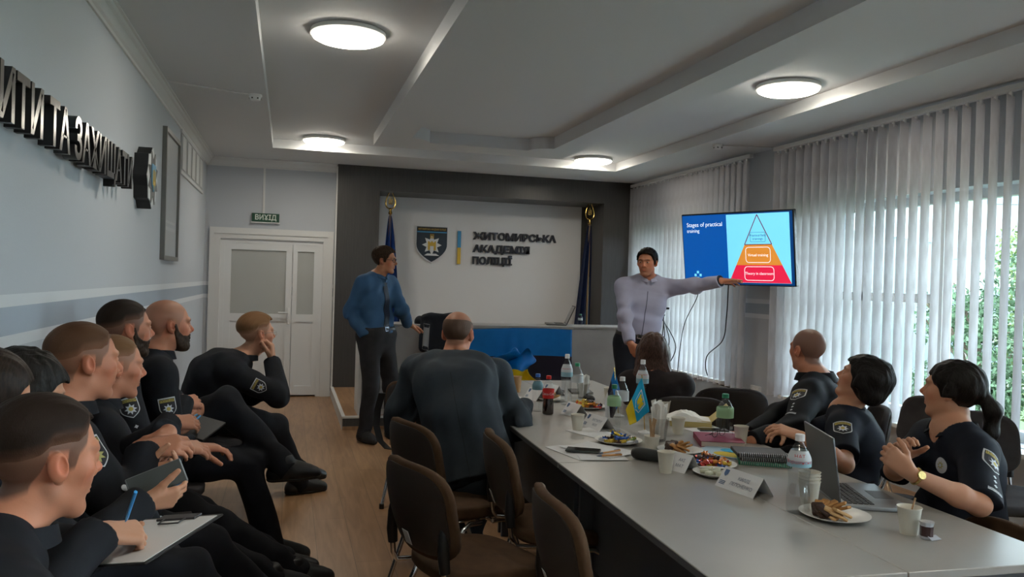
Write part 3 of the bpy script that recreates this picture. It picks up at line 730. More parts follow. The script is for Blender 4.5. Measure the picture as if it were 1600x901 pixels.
b = MB(); b.box((XL, YB - .015, 0), (-.93, YB, .07)); b.box((.52, YB - .015, 0), (.545, YB, .07)); S_(b.build('baseboard_back', M['white_trim']))
# door
d = thing('door_1', None, None, ((DX0 + DX1) / 2, YB, 0)); S_(d); ox = (DX0 + DX1) / 2
L_ = lambda x: x - ox
b = MB(); b.box((L_(-.925), -.03, 0), (L_(DX0), 0, 2.06)); b.box((L_(DX1), -.03, 0), (L_(.535), 0, 2.06)); b.box((L_(DX0), -.03, DZ), (L_(DX1), 0, 2.06)); b.build('architrave', M['white_trim'], d)
b = MB(); b.box((L_(-.87), -.042, 1.985), (L_(.46), -.03, 2.01)); b.build('cable_duct', M['white_trim'], d)
b = MB(); b.box((L_(DX0), .0, 0), (L_(DX0 + .05), .07, DZ)); b.box((L_(DX1 - .05), .0, 0), (L_(DX1), .07, DZ)); b.box((L_(DX0 + .05), .0, DZ - .05), (L_(DX1 - .05), .07, DZ)); b.build('door_frame', M['pvc'], d)
for n_, x0, x1 in (('leaf', DX0 + .05, .045), ('leaf', .05, DX1 - .05)):
    b = MB(); w = .075 if x1 < .1 else .055
    b.box((L_(x0), .005, .02), (L_(x0 + w), .06, DZ - .05)); b.box((L_(x1 - w), .005, .02), (L_(x1), .06, DZ - .05))
    for z0, z1 in ((.02, .13), (.93, 1.02), (DZ - .13, DZ - .05)): b.box((L_(x0 + w), .005, z0), (L_(x1 - w), .06, z1))
    lf_ = b.build(n_, M['pvc'], d)
    b = MB(); b.box((L_(x0 + w), .025, 1.02), (L_(x1 - w), .045, DZ - .13)); b.build('glazing', M['door_pane'], lf_)
    b = MB(); b.box((L_(x0 + w), .02, .13), (L_(x1 - w), .045, .93)); b.build('lower_panel', M['pvc'], lf_)
b = MB(); b.bbox((L_(.008), -.004, 1.0), (.03, .02, .2), .006); b.tube([(L_(.008), -.01, 1.04), (L_(.008), -.05, 1.04), (L_(-.11), -.05, 1.04)], .009); b.tube([(L_(.008), -.005, .95), (L_(.008), -.03, .95)], .011); b.build('door_handle', M['pvc'], d, smooth=True)
# exit sign, its cable channel, detectors
e_ = thing('exit_sign', 'green exit sign on the wall above the white door', 'sign', (-.285, YB, 2.13)); mat('sign_green', (.018, .075, .045), .4); mat('sign_white', (.62, .68, .62), .5)
b = MB(); b.bbox((0, -.02, .065), (.32, .04, .105), .004); b.build('sign_body', M['sign_green'], e_)
v, f = text_mesh('ВИХІД', .085, .001, bold=.002); sc_ = .25 / np.ptp(v[:, 0]); b = MB(); b.M = np.array([[sc_, 0, 0, 0], [0, 0, -1, -.0415], [0, 1, 0, .065], [0, 0, 0, 1]]); b.add(v, f); b.build('sign_text', M['sign_white'], e_)
b = MB(); b.box((-.17, -.045, .0), (.17, 0, .012)); b.build('sign_holder', M['white_trim'], e_)
b = MB(); b.box((-.325, YB - .016, 2.25), (-.30, YB, 2.81)); S_(b.build('trim_3', M['white_trim']))
b = MB(); b.tube([(XL + .08, 6.41, 2.895), (-.30, 6.64, 2.895)], .006, 6); S_(b.build('trim_4', M['white_trim']))
b = MB(); b.tube([(4.05, 7.115, 2.895), (XR, 7.0, 2.895)], .005, 6); S_(b.build('trim_5', M['white_trim']))
def detector(x, y, label):
    t = thing('smoke_detector', label, 'smoke detector', (x, y, HC)); b = MB(); b.lathe([(.05, 0), (.052, -.012), (.048, -.02)], 24); b.build('base', M['pvc'], t, smooth=True)
    b = MB(); b.lathe([(.044, -.02), (.043, -.036), (.034, -.046), (.01, -.048)], 24, capb=False); b.build('housing', M['pvc'], t, smooth=True)
    b = MB()
    for k in range(6): a = k * 1.047; b.box((.038 * math.cos(a) - .007, .038 * math.sin(a) - .007, -.038), (.038 * math.cos(a) + .007, .038 * math.sin(a) + .007, -.028))
    b.build('vent_slot', M['black_plastic'], t)
detector(-.285, 6.64, 'round white smoke detector on the ceiling border by the left wall'); detector(4.01, 7.115, 'small white smoke detector on the ceiling above the wall television')
# ceiling lamps
mat('lamp_glow', (1, 1, 1), .5, emit=(1., .92, .78), es=LAMP_POWER); mat('lamp_rim', (.8, .8, .78), .4)
for (x, y), lb in (((.315, 5.06), 'round ceiling lamp nearest the camera on the left side'), ((.335, 9.06), 'far round ceiling lamp above the white door'), ((3.49, 5.2), 'round ceiling lamp on the right above the window officers'), ((3.46, 9.06), 'far round ceiling lamp in front of the dark panelling'), ((.315, .9), 'round ceiling lamp behind the camera on the left'), ((3.49, .9), 'round ceiling lamp behind the camera on the right')):
    z = 3.0
    t = thing('ceiling_lamp', lb, 'ceiling lamp', (x, y, z), group='round ceiling lamps'); b = MB(); b.lathe([(.19, 0), (.225, -.005), (.228, -.03), (.215, -.036)], 48, capb=True, capt=False); b.build('rim', M['lamp_rim'], t, smooth=True)
    b = MB(); b.lathe([(.216, -.03), (.213, -.045), (.19, -.056), (.1, -.061), (.002, -.062)], 48, capb=False); b.build('diffuser', M['lamp_glow'], t, smooth=True)
# platform with the counter, dark surround and recess
b = MB(); b.mat(M['laminate_floor']).box((.56, 8.09, 0), (XR, YB + .0, .125)); S_(b.build('platform', M['laminate_floor']))
b = MB(); b.mat(M['dark_panel']).box((.55, 8.08, .035), (XR, 8.10, .115)); b.mat(M['cream_edge']).box((.54, 8.07, .115), (XR, 8.115, .133)); b.box((.54, 8.1, .115), (.575, YB, .133)); b.mat(M['laminate_floor']).box((.55, 8.075, 0), (XR, 8.1, .035)); b.mat(M['cream_edge']).box((.545, 8.1, 0), (.56, YB, .115)); S_(b.build('trim_6'))
RX0, RX1, RZ, RY = 1.085, 4.11, 2.60, 10.95
b = MB(); b.box((.56, YB - .09, .125), (RX0, RY + .1, 2.9)); b.box((RX1, YB - .09, .125), (XR, RY + .1, 2.9)); b.box((4.03, RY, .1), (RX1, RY + .1, RZ)); b.box((RX0, RY + .06, -.1), (RX1, RY + .16, 3.1)); b.box((RX0 - .4, YB + .1, 2.9), (XR, RY + .16, 3.15)); b.box((RX0, YB - .09, RZ), (RX1, RY + .1, 2.9)); S_(b.build('wall_surround', M['dark_panel']))
b = MB(); b.box((RX0, RY, .1), (4.03, RY + .06, RZ)); S_(b.build('wall_recess', M['recess_white']))
b = MB(); b.box((RX0, YB, .06), (RX1, RY, .125)); S_(b.build('floor_recess', M['laminate_floor']))
b = MB(); b.mat(M['cream_edge']).box((.545, YB - .094, .13), (.562, YB, 2.87)); S_(b.build('trim_7'))
# counter
c_ = thing('reception_counter', 'long grey panelled counter on the platform below the academy sign', 'counter', (2.3, 8.19, .125)); cx0, cx1, ct = .70 - 2.3, 3.85 - 2.3, 1.02 - .125
b = MB()
for i in range(3): w = (cx1 - cx0 - .03) / 3; b.box((cx0 + .03 + i * w + .002, 0, .06), (cx0 + .03 + (i + 1) * w - .002, .02, ct - .004))
b.build('front_panel', M['grey_laminate'], c_)
for q in (cx0, cx1): b = MB(); b.box((q, -.004, 0), (q + .03, .42, ct)); b.build('side_panel', M['cream_edge'], c_)
b = MB(); b.bbox(((cx0 + cx1) / 2, .21, ct + .011), (cx1 - cx0 + .1, .46, .022), .004); b.build('counter_top', M['grey_laminate'], c_)
b = MB(); b.box((cx0 + .03, .03, .0), (cx1, .05, .06)); b.build('plinth', M['cream_edge'], c_)
# the academy sign
def on_back(v, f, mb, x, z, sc=1, y=RY, depth=1.): mb.M = np.array([[sc, 0, 0, x], [0, 0, -depth, y], [0, sc, 0, z], [0, 0, 0, 1]]); mb.add(v, f)
mat('letter_navy', (.022, .028, .045), .45)
s_ = thing('wall_lettering', 'dark raised lettering naming the academy on the white recess wall', 'lettering', (3.0, RY, 1.95))
for txt, z, x0, x1 in (('ЖИТОМИРСЬКА', 2.124, 2.443, 3.648), ('АКАДЕМІЯ', 1.949, 2.443, 3.258), ('ПОЛІЦІЇ', 1.784, 2.443, 3.007)):
    v, f = text_mesh(txt, .15, .02, 'LEFT', bold=.006); kx = (x1 - x0) / np.ptp(v[:, 0]); v[:, 0] = (v[:, 0] - v[:, 0].min()) * kx; hgt = .107 / .107
    cap = text_mesh('И', .15, 0, 'LEFT', bold=.006)[0]; z0_, z1_ = cap[:, 1].min(), cap[:, 1].max(); v[:, 1] = (v[:, 1] - (z0_ + z1_) / 2) * .108 / (z1_ - z0_); b = MB(); b.M = np.array([[1, 0, 0, x0 - 3.0], [0, 0, -1, -.02], [0, 1, 0, z - 1.95], [0, 0, 0, 1]]); b.add(v, f); b.build('letter_row', M['letter_navy'], s_)
mat('sign_blue', (.045, .26, .50), .45); mat('sign_yellow', (.62, .40, .035), .45)
s_ = thing('colour_bar', 'thin upright blue and yellow bar beside the academy lettering', 'wall bar', (2.25, RY, 1.95))
b = MB(); b.box((-.022, -.03, 0), (.022, 0, .228)); b.build('blue_half', M['sign_blue'], s_); b = MB(); b.box((-.022, -.03, -.225), (.022, 0, 0)); b.build('yellow_half', M['sign_yellow'], s_)
# emblem shield: black shield, blue band, lettering, white star with a yellow gate tower on a white base
s_ = thing('shield_emblem', 'dark shield emblem with a silver star mounted left of the lettering', 'emblem', (1.868, RY, 1.975)); mat('shield_navy', (.02, .035, .055), .45); mat('emblem_white', (.66, .68, .70), .5); mat('emblem_gold', (.55, .36, .05), .45)
def flat(name, poly, y0, y1, m_, par=s_): mb = MB(); mb.M = np.array([[1, 0, 0, 0], [0, 0, -1, 0], [0, 1, 0, 0], [0, 0, 0, 1]], float); mb.prism(poly, y0, y1); return mb.build(name, M[m_], par)
SW, SH = .44, .50
flat('shield_rim', shield(SW, SH), 0, .03, 'emblem_white'); flat('shield_face', shift(shield(SW * .95, SH * .95), 0, .003), .03, .034, 'shield_navy'); flat('top_band', [(-SW * .46, SH * .36), (SW * .46, SH * .36), (SW * .46, SH * .465), (-SW * .46, SH * .465)], .034, .036, 'black_plastic'); flat('blue_band', [(-SW * .46, SH * .325), (SW * .46, SH * .325), (SW * .46, SH * .355), (-SW * .46, SH * .355)], .034, .036, 'sign_blue')
v, f = text_mesh('ЖИТОМИРСЬКА АКАДЕМІЯ ПОЛІЦІЇ', .028, .0005); k = SW * .86 / np.ptp(v[:, 0]); b = MB(); b.M = np.array([[k, 0, 0, 0], [0, 0, -1, -.037], [0, 1.15, 0, SH * .412], [0, 0, 0, 1]]); b.add(v, f); b.build('band_text', M['emblem_gold'], s_)
flat('star', shift(star(.135, .078), 0, -.005), .034, .042, 'emblem_white'); flat('star_base', [(-.105, -.15), (.105, -.15), (.06, -.122), (-.06, -.122)], .034, .044, 'emblem_white')
flat('tower', [(-.055, -.075), (-.025, -.075), (-.025, -.02), (.025, -.02), (.025, -.075), (.055, -.075), (.055, .045), (.035, .045), (.035, .03), (.012, .03), (.012, .045), (-.012, .045), (-.012, .03), (-.035, .03), (-.035, .045), (-.055, .045)], .042, .046, 'emblem_gold')
b = MB(); b.M = np.array([[1, 0, 0, 0], [0, 0, -1, -.038], [0, 1, 0, .115], [0, 0, 0, 1]], float)
for px in (-.02, 0, .02): b.prism([(px - .005, -.025), (px + .005, -.025), (px + .004, .03), (px - .004, .03)], 0, .005)
b.prism([(-.025, -.03), (.025, -.03), (.025, -.02), (-.025, -.02)], 0, .005); b.build('trident', M['emblem_gold'], s_)
# standing flags
mat('gold_leaf', (.75, .52, .16), .25, 1.); cloth_mat('flag_blue', (.012, .045, .20), .6, var=.05); cloth_mat('flag_navy', (.010, .018, .055), .5, var=.1); mat('pole_wood', (.25, .17, .09), .4); mat('flag_detail', (.25, .45, .62), .5)
def standing_flag(x, y, label, m_, lean, seed, detail=False):
    t = thing('standing_flag', label, 'flag', (x, y, .125)); b = MB(); b.lathe([(.17, 0), (.17, .02), (.06, .05), (.03, .07)], 32); b.build('base', M['gold_leaf'], t, smooth=True)
    b = MB(); b.tube([(0, 0, .06), (0, 0, 2.24)], .014, 10); b.build('pole', M['pole_wood'], t, smooth=True)
    b = MB(); b.lathe([(.02, 2.20), (.026, 2.215), (.02, 2.23), (.016, 2.26), (.024, 2.27), (.012, 2.28)], 16)
    lp = [(.075 * math.sin(a) * (1 - .45 * math.sin(a / 2) ** 6) * (1 if a < math.pi else 1), -.105 * math.cos(a)) for a in np.linspace(0, 2 * math.pi, 33)[:-1]]
    lp = [(.06 * math.sin(a) * math.sin(a / 2) ** .6 if False else .088 * math.sin(a) * (.62 + .38 * math.cos(a)), -.12 * math.cos(a)) for a in np.linspace(0, 2 * math.pi, 33)[:-1]]
    b.tube([(px, 0, 2.39 + pz) for px, pz in lp], .008, 8, closed=True)
    for px in (-.02, 0, .02): b.tube([(px, 0, 2.33), (px, 0, 2.40 + (.03 if px == 0 else 0))], .006, 6)
    b.tube([(-.024, 0, 2.335), (.024, 0, 2.335)], .006, 6); b.build('finial', M['gold_leaf'], t, smooth=True)
    n, k = 40, 46; P = np.zeros((n, k, 3)); rs = np.random.RandomState(seed); ph = rs.uniform(0, 6.28, 4)
    for i in range(n):
        u = i / (n - 1); z = 2.18 - 1.45 * u; wdt = .035 + (.26 if not detail else .19) * u ** .75
        for j in range(k):
            w = j / (k - 1); P[i, j] = (lean * .12 * u + (w - .45) * wdt * 1.1 + .02 * math.sin(w * 9 + ph[2]) * u, .05 * math.sin(w * 17 + ph[0] + u) * (.35 + u) + .02 * math.sin(w * 31 + ph[1]) * u, z - .10 * w * u + .06 * math.sin(w * 5 + ph[3]) * u ** 3)
    b = MB(); b.grid(P, .004); fl = b.build('cloth', M[m_], t, smooth=True)
    if detail:
        b = MB(); b.grid(P[18:36, 30:36] + V(0, -.012, 0), .002); b.build('printed_strip', M['flag_detail'], fl, smooth=True)
standing_flag(1.245, 10.5, 'blue flag with gold finial behind the man in the blue shirt', 'flag_blue', .1, 3); standing_flag(3.985, 10.5, 'dark navy flag with gold finial at the right end of the recess', 'flag_navy', -.75, 5, True)
# windows, blinds
m = mat('slat', (.66, .65, .66), .8, spec=.1); nt = m.node_tree; out = nt.nodes['Material Output']; tr = nd(m, 'ShaderNodeBsdfTranslucent'); tr.inputs[0].default_value = (.86, .865, .89, 1); ms = nd(m, 'ShaderNodeMixShader'); ms.inputs[0].default_value = .68; lk(m, bsdf(m).outputs[0], ms.inputs[1]); lk(m, tr.outputs[0], ms.inputs[2]); lk(m, ms.outputs[0], out.inputs[0])
n, mp, r = noise_mix(m, (.44, .41, .40), (.66, .64, .65), 16, 4, (1, 1, .35), lo=.40, hi=.60); mp.inputs['Rotation'].default_value = (.5, .5, 0)
for i, (y0, y1) in enumerate(WINDOWS):
    t = thing('window_%d' % (i + 1), None, None, (XR + .2, (y0 + y1) / 2, WZ0)); S_(t); hw = (y1 - y0) / 2; H_ = WZ1 - WZ0; b = MB()
    for a, c in (((-hw, 0), (hw, .07)), ((-hw, H_ - .07), (hw, H_)), ((-hw, 0), (-hw + .07, H_)), ((hw - .07, 0), (hw, H_))): b.box((-.03, a[0], a[1]), (.04, c[0], c[1]))
    mu = [0.] if i != 1 else [-.18]
    for q in mu: b.box((-.04, q - .06, .06), (.05, q + .06, H_ - .06))
    if i == 1: b.box((-.03, -.12, H_ * .52), (.04, hw - .05, H_ * .52 + .07)); b.box((-.03, hw * .5, .06), (.04, hw * .5 + .07, H_ - .06))
    else: b.box((-.03, -hw + .05, H_ * .66), (.04, hw - .05, H_ * .66 + .06))
    b.build('window_frame', M['pvc'], t); b = MB(); b.box((.0, -hw + .03, .03), (.006, hw - .03, H_ - .03)); b.build('pane', M['glass'], t)
    b = MB(); b.box((-.36, -hw - .06, -.035), (-.02, hw + .06, -.005)); b.build('sill', M['pvc'], t)
def blind(y0, y1, label, zb, ang, gap=.118, seed=0, skip=()):
    t = thing('vertical_blind', label, 'blind', (4.50, (y0 + y1) / 2, 2.84)); rs = np.random.RandomState(seed); hl = (y1 - y0) / 2
    b = MB(); b.bbox((0, 0, .012), (.045, 2 * hl + .06, .04), .004); b.build('head_rail', M['pvc'], t)
    nsl = int(round((y1 - y0) / gap)); sl = None
    for k in range(nsl):
        if k in skip: continue
        y = -hl + gap * (k + .5); a = math.radians(ang + rs.uniform(-1.6, 1.6)); L = 2.80 - zb; P = np.zeros((2, 7, 3))
        for r_, z in enumerate((-.03, -L)):
            for j in range(7):
                w = (j / 6 - .5) * .127; c = .004 * (1 - (j / 3 - 1) ** 2); P[r_, j] = (math.sin(a) * w + math.cos(a) * c, math.cos(a) * w - math.sin(a) * c, z)
        b = MB(); b.grid(P, .0012); o = b.build('slat', M['slat'], t, smooth=True); o.location = (0, y, 0)
    b = MB()
    for k in range(nsl): y = -hl + gap * (k + .5); b.box((-.006, y - .012, -.045), (.006, y + .012, -.004))
    b.build('slat_hangers', M['pvc'], t)
    b = MB(); b.tube([(-.09 * 0 + .02, -hl, -2.80 + zb + .02), (.02, hl, -2.80 + zb + .02)], .002, 5); b.build('bead_chain', M['pvc'], t)
blind(7.33, 10.25, 'closed vertical blind nearest the dark panelling, behind the television', .43, 62, seed=1)
blind(4.06, 6.86, 'half open vertical blind behind the three officers', .45, 70, seed=2)
blind(-.1, 3.3, 'vertical blind on the window beside the camera', .45, 75, seed=3)
# outside: lawn, trees and a pale block of flats
mat('grass', (.05, .08, .03), .9); mat('leaf', (.13, .18, .055), .6); mat('leaf_dark', (.05, .095, .045), .6); mat('bark', (.08, .06, .04), .9); mat('facade', (.22, .215, .21), .8); mat('facade_glass', (.12, .15, .18), .2)
b = MB(); b.box((5.2, -60, -3.6), (120, 120, -3.5)); b.build('lawn', M['grass'])['kind'] = 'structure'
def tree(x, y, h, r, m_, label, seed, nl=9000):
    rs = np.random.RandomState(seed); t = thing('tree', label, 'tree', (x, y, -3.5), group='trees outside the window'); b = MB(); b.tube([(0, 0, 0), (.1, .1, h * .5), (0, .15, h * .85)], [.16, .12, .04], 8)
    for k in range(7): a = rs.uniform(0, 6.28); z = h * rs.uniform(.4, .7); b.tube([(.08, .08, z), (r * .7 * math.cos(a), r * .7 * math.sin(a), z + h * .18)], [.05, .015], 6)
    b.build('trunk', M['bark'], t, smooth=True); cl = [(rs.normal(size=3) * V(r * .45, r * .45, h * .19) + V(0, 0, h * .66), r * rs.uniform(.3, .5)) for _ in range(14)]
    vs = []
    for k in range(nl):
        c, rr = cl[rs.randint(14)]; d_ = nrm(rs.normal(size=3)); p = c + d_ * rr * rs.uniform(.6, 1.05); u = nrm(rs.normal(size=3)); w = nrm(np.cross(u, rs.normal(size=3))); sz = rs.uniform(.035, .075); vs += [p - u * sz, p + w * sz * .5, p + u * sz, p - w * sz * .5]
    vs = np.array(vs); o = mesh_np('foliage', vs + V(x, y, -3.5), np.arange(len(vs)).reshape(-1, 4), M[m_], t, smooth=False); o['kind'] = 'stuff'
tree(11.9, 11.7, 6.2, 1.3, 'leaf_dark', 'dark green tree outside, left of the pale flats', 1); tree(11.8, 9.1, 5.6, 1.3, 'leaf', 'bright green tree outside below the pale flats', 2); tree(15.3, 13.2, 6.2, 1.8, 'leaf', 'light green tree further off outside the window', 3); tree(9.2, 6.0, 5.4, 1.2, 'leaf', 'near green tree outside at the right of the window', 4)
wg = thing('pale_wing', 'pale blue-white wall of a building wing just outside the left panes', 'building', (12.6, 14.6, -3.5), math.radians(28)); mat('wing_paint', (.155, .18, .19), .8); b = MB(); b.box((-3.4, 0, 0), (3.0, 5, 12)); b.build('wing_wall', M['wing_paint'], wg); b = MB(); b.box((-3.5, -.12, 11.9), (3.1, 5, 12.2)); b.build('coping', M['white_trim'], wg)
for k in range(3): b = MB(); b.box((-2.6 + 2 * k, -.03, 6.2), (-1.5 + 2 * k, .02, 8.0)); b.build('window', M['facade_glass'], wg)
f_ = thing('apartment_block', 'pale block of flats seen through the open blind', 'building', (33, 33, -3.5), math.radians(-20)); b = MB(); b.box((-9, 0, 0), (9, 8, 15)); b.build('facade', M['facade'], f_)
for i in range(6):
    for j in range(5): b = MB(); b.box((-7.8 + 2.8 * i, -.06, 1.2 + 2.8 * j), (-6.3 + 2.8 * i, .02, 2.7 + 2.8 * j)); b.build('window', M['facade_glass'], f_)
# things on the left wall: motto in steel letters, police badge, tall frame, vent grille
mat('brushed_steel', (.30, .30, .29), .22, .95); mat('letter_side', (.010, .011, .013), .5)
t = thing('motto_lettering', 'thick steel-faced motto letters standing off the left wall', 'lettering', (XL, 4.0, 2.1))
words_ = 'СЛУЖИТИ ТА ЗАХИЩАТИ'; v, f = text_mesh(words_[4:], .25, 0, 'LEFT', bold=.006); kx = (5.18 - 2.90) / np.ptp(v[:, 0]); xoff = 0
cap = text_mesh('И', .25, 0, 'LEFT', bold=.006)[0]; ky = .185 / np.ptp(cap[:, 1]); cy_ = (cap[:, 1].min() + cap[:, 1].max()) / 2; x_ = 0
adv = lambda s: (lambda q: q[:, 0].max())(text_mesh(s, .25, 0, 'LEFT', bold=.006)[0])
pos = []
for i, ch in enumerate(words_):
    if ch == ' ': continue
    g, gf = text_mesh(ch, .25, .03, 'LEFT', bold=.006); right = adv(words_[:i + 1]); pos.append((ch, g, gf, right - g[:, 0].max()))
x1_ = max(p[3] + p[1][:, 0].max() for p in pos); x4_ = [p for p in pos][4][3]
for ch, g, gf, px in pos:
    yy = lambda q: 5.18 - (x1_ - q) * (5.18 - 2.90) / (x1_ - x4_)
    q = g.copy(); q[:, 0] = yy(g[:, 0] + px); q[:, 1] = (g[:, 1] - cy_) * ky + 2.07
    b = MB(); P = np.stack([g[:, 2] * .055 / .06 + .055 / 2 + .03, q[:, 0] - 4.0, q[:, 1] - 2.1], 1)
    sd_ = [fc for fc in gf]; zs = [np.ptp([g[k][2] for k in fc]) > .01 for fc in sd_]; top_ = [g[fc[0]][2] > 0 for fc in sd_]
    b.mat(M['letter_side']); b.add(P, [fc for fc, z_, u_ in zip(sd_, zs, top_) if z_ or not u_]); b.mat(M['brushed_steel']); b.add(P, [fc for fc, z_, u_ in zip(sd_, zs, top_) if not z_ and u_])
    yc, zc = P[:, 1].mean(), P[:, 2].mean(); b.mat(M['letter_side']); b.box((0, yc - .008, zc - .008), (.035, yc + .008, zc + .008)); b.build('letter', None, t)
t = thing('police_badge', 'round-pointed police badge on the left wall after the motto', 'emblem', (XL, 5.86, 2.12)); mat('badge_blue', (.10, .28, .42), .4)
def wallflat(name, poly, a, c, m_): mb = MB(); mb.M = np.array([[0, 0, 1, 0], [1, 0, 0, 0], [0, 1, 0, 0], [0, 0, 0, 1]], float); mb.prism(poly, a, c); return mb.build(name, M[m_] if m_ else None, t)
wallflat('badge_block', star(.205, .17, 8), .0, .085, 'letter_side'); wallflat('badge_face', star(.202, .167, 8), .085, .09, 'emblem_white'); wallflat('star_rays', star(.185, .11, 8, 112), .09, .096, 'brushed_steel'); wallflat('badge_field', shield(.15, .18), .096, .1, 'badge_blue'); wallflat('trident', [(-.045, .05), (-.035, .05), (-.03, -.02), (-.008, -.03), (0, .06), (.008, -.03), (.03, -.02), (.035, .05), (.045, .05), (.045, -.045), (.01, -.05), (0, -.075), (-.01, -.05), (-.045, -.045)], .1, .103, 'emblem_gold')
t = thing('picture_frame', 'tall narrow steel-framed board on the left wall beyond the badge', 'picture frame', (XL, 7.30, 2.12)); mat('board', (.42, .44, .46), .35); mat('board_line', (.55, .57, .58), .5); mat('frame_grey', (.20, .20, .19), .35, .6); b = MB()
for a, c in (((-.42, -.525), (-.385, .525)), ((.385, -.525), (.42, .525)), ((-.385, -.525), (.385, -.49)), ((-.385, .49), (.385, .525))): b.box((0, a[0], a[1]), (.035, c[0], c[1]))
b.build('frame', M['frame_grey'], t); b = MB(); b.box((.0, -.385, -.49), (.015, .385, .49)); b.build('sheet', M['board'], t); b = MB(); b.box((.015, -.3, -.22), (.016, .3, -.2)); b.box((.015, -.3, -.28), (.016, .3, -.25)); b.build('printed_lines', M['board_line'], t)
t = thing('vent_grille', 'white ventilation grille high on the left wall near the corner', 'vent', (XL, 8.9, 2.60)); mat('vent_white', (.55, .56, .56), .5); mat('vent_gap', (.36, .37, .38), .6); b = MB(); b.box((0, -.95, -.17), (.012, .95, .17)); b.build('backing', M['vent_gap'], t)
b = MB()
for k in range(5): b.box((.012, -.92 + .38 * k, -.15), (.02, -.68 + .38 * k, .15))
b.build('louvre', M['vent_white'], t); b = MB(); b.box((0, -.99, -.2), (.018, .99, -.17)); b.box((0, -.99, .17), (.018, .99, .2)); b.build('rim', M['vent_white'], t)
# television
TYW = math.radians(-26); t = thing('television', 'wall television on a swivel arm showing the training pyramid slide', 'television', (4.14, 6.952, 1.88)); mat('tv_blue', (.0, .06, .26), .3, emit=(.0, .065, .30), es=1.); mat('tv_cyan', (.2, .55, .7), .3, emit=(.14, .56, .74), es=1.); mat('tv_orange', (.5, .2, .03), .3, emit=(.53, .19, .025), es=1.); mat('tv_red', (.5, .01, .04), .3, emit=(.60, .012, .05), es=1.); mat('tv_white', (.8, .8, .8), .3, emit=(.8, .9, .95), es=.9); mat('tv_line', (.1, .04, .08), .3, emit=(.16, .03, .07), es=.7); mat('tv_edge', (.0, .03, .12), .3, emit=(0, .03, .13), es=1.)
ua = V(-math.sin(TYW), -math.cos(TYW), 0) ; na = V(-math.cos(TYW), math.sin(TYW), 0); tl_ = math.radians(8); va = V(0, 0, 1) * math.cos(tl_) + na * math.sin(tl_) * 1.0; nn = np.cross(ua, va)
TM = np.eye(4); TM[:3, 0] = ua; TM[:3, 1] = va; TM[:3, 2] = nn
def tvp(name, polys, z0, z1, m_):
    b = MB(); b.M = TM
    for P in polys: b.prism(P, z0, z1)
    return b.build(name, M[m_], t)
rect = lambda x0, y0, x1, y1: [(x0, y0), (x1, y0), (x1, y1), (x0, y1)]
def outline(P, w):      # thin closed frame along a polygon
    out = []
    for p, q in zip(P, P[1:] + P[:1]):
        p, q = V(*p), V(*q); d_ = nrm(q - p); n_ = V(-d_[1], d_[0]) * w / 2; out.append([tuple(p - n_), tuple(q - n_), tuple(q + n_), tuple(p + n_)])
    return out
def rrect(x0, y0, x1, y1, r): return [(cx + r * math.cos(math.radians(a0 + a)), cy + r * math.sin(math.radians(a0 + a))) for cx, cy, a0 in ((x1 - r, y1 - r, 0), (x0 + r, y1 - r, 90), (x0 + r, y0 + r, 180), (x1 - r, y0 + r, 270)) for a in (0, 30, 60, 90)]
b = MB(); b.M = TM; b.bbox((0, 0, -.03), (1.235, .71, .05), .008); b.build('casing', M['black_plastic'], t)
scr = tvp('screen', [rect(-.605, -.343, .605, .343)], -.005, -.003, 'tv_edge')
def tvs(n, P, z, m_): o = tvp(n, P, z, z + .0008, m_); o.parent = scr; return o
tvs('slide_title_field', [rect(-.605, -.335, -.09, .338)], -.003, 'tv_blue'); tvs('slide_pyramid_field', [rect(-.09, -.325, .575, .332)], -.003, 'tv_cyan')
A_ = (.245, .322); lx = lambda y: .245 - (.322 - y) * .33 / .645; rx = lambda y: .245 + (.322 - y) * .33 / .645
tvs('slide_base_tier', [[(lx(-.323), -.323), (rx(-.323), -.323), (rx(-.155), -.155), (lx(-.155), -.155)]], -.0022, 'tv_red'); tvs('slide_middle_tier', [[(lx(-.155), -.155), (rx(-.155), -.155), (rx(.04), .04), (lx(.04), .04)]], -.0022, 'tv_orange')
tvs('slide_outline', outline([(lx(.04), .04), (rx(.04), .04), A_], .009), -.0022, 'tv_line')
tvs('slide_boxes', outline(rrect(.11, -.13, .37, .015, .03), .005) + outline(rrect(.09, -.30, .40, -.17, .03), .005), -.0014, 'tv_white'); tvs('slide_top_box', outline(rrect(.165, .065, .325, .155, .012), .003), -.0022, 'tv_edge')
def tvt(txt, x, y, sz, m_, al='CENTER'):
    v, f = text_mesh(txt, sz, 0, al); b = MB(); mm = TM.copy(); mm[:3, 3] = ua * x + va * y + nn * -.0005; b.M = mm; b.add(v, f); o = b.build('slide_text', M[m_], scr)
tvt('Stages of practical', -.555, .245, .058, 'tv_white', 'LEFT'); tvt('training', -.555, .185, .05, 'tv_white', 'LEFT'); tvt('Virtual training', .24, -.06, .036, 'tv_white'); tvt('Theory in classroom', .245, -.235, .036, 'tv_white'); tvt('Practical field\ntrainings', .245, .11, .032, 'tv_edge')
tvs('slide_logo', [rect(-.46 + dx, -.30 + dy, -.435 + dx, -.275 + dy) for dx, dy in ((0, 0), (.03, .03), (-.03, .03), (0, .06))], -.0014, 'tv_cyan')
b = MB(); b.M = TM; b.box((-.2, -.2, -.09), (.2, .2, -.055)); b.build('mount_plate', M['black_plastic'], t)
hb = V(XR - 4.14, .22, 0); b = MB(); b.tube([-nn * .09, -nn * .09 + (hb + nn * .09) * .5 + V(0, -.1, 0), hb], .022, 8); b.bbox(hb, (.03, .12, .3), .004); b.build('swivel_arm', M['black_plastic'], t)
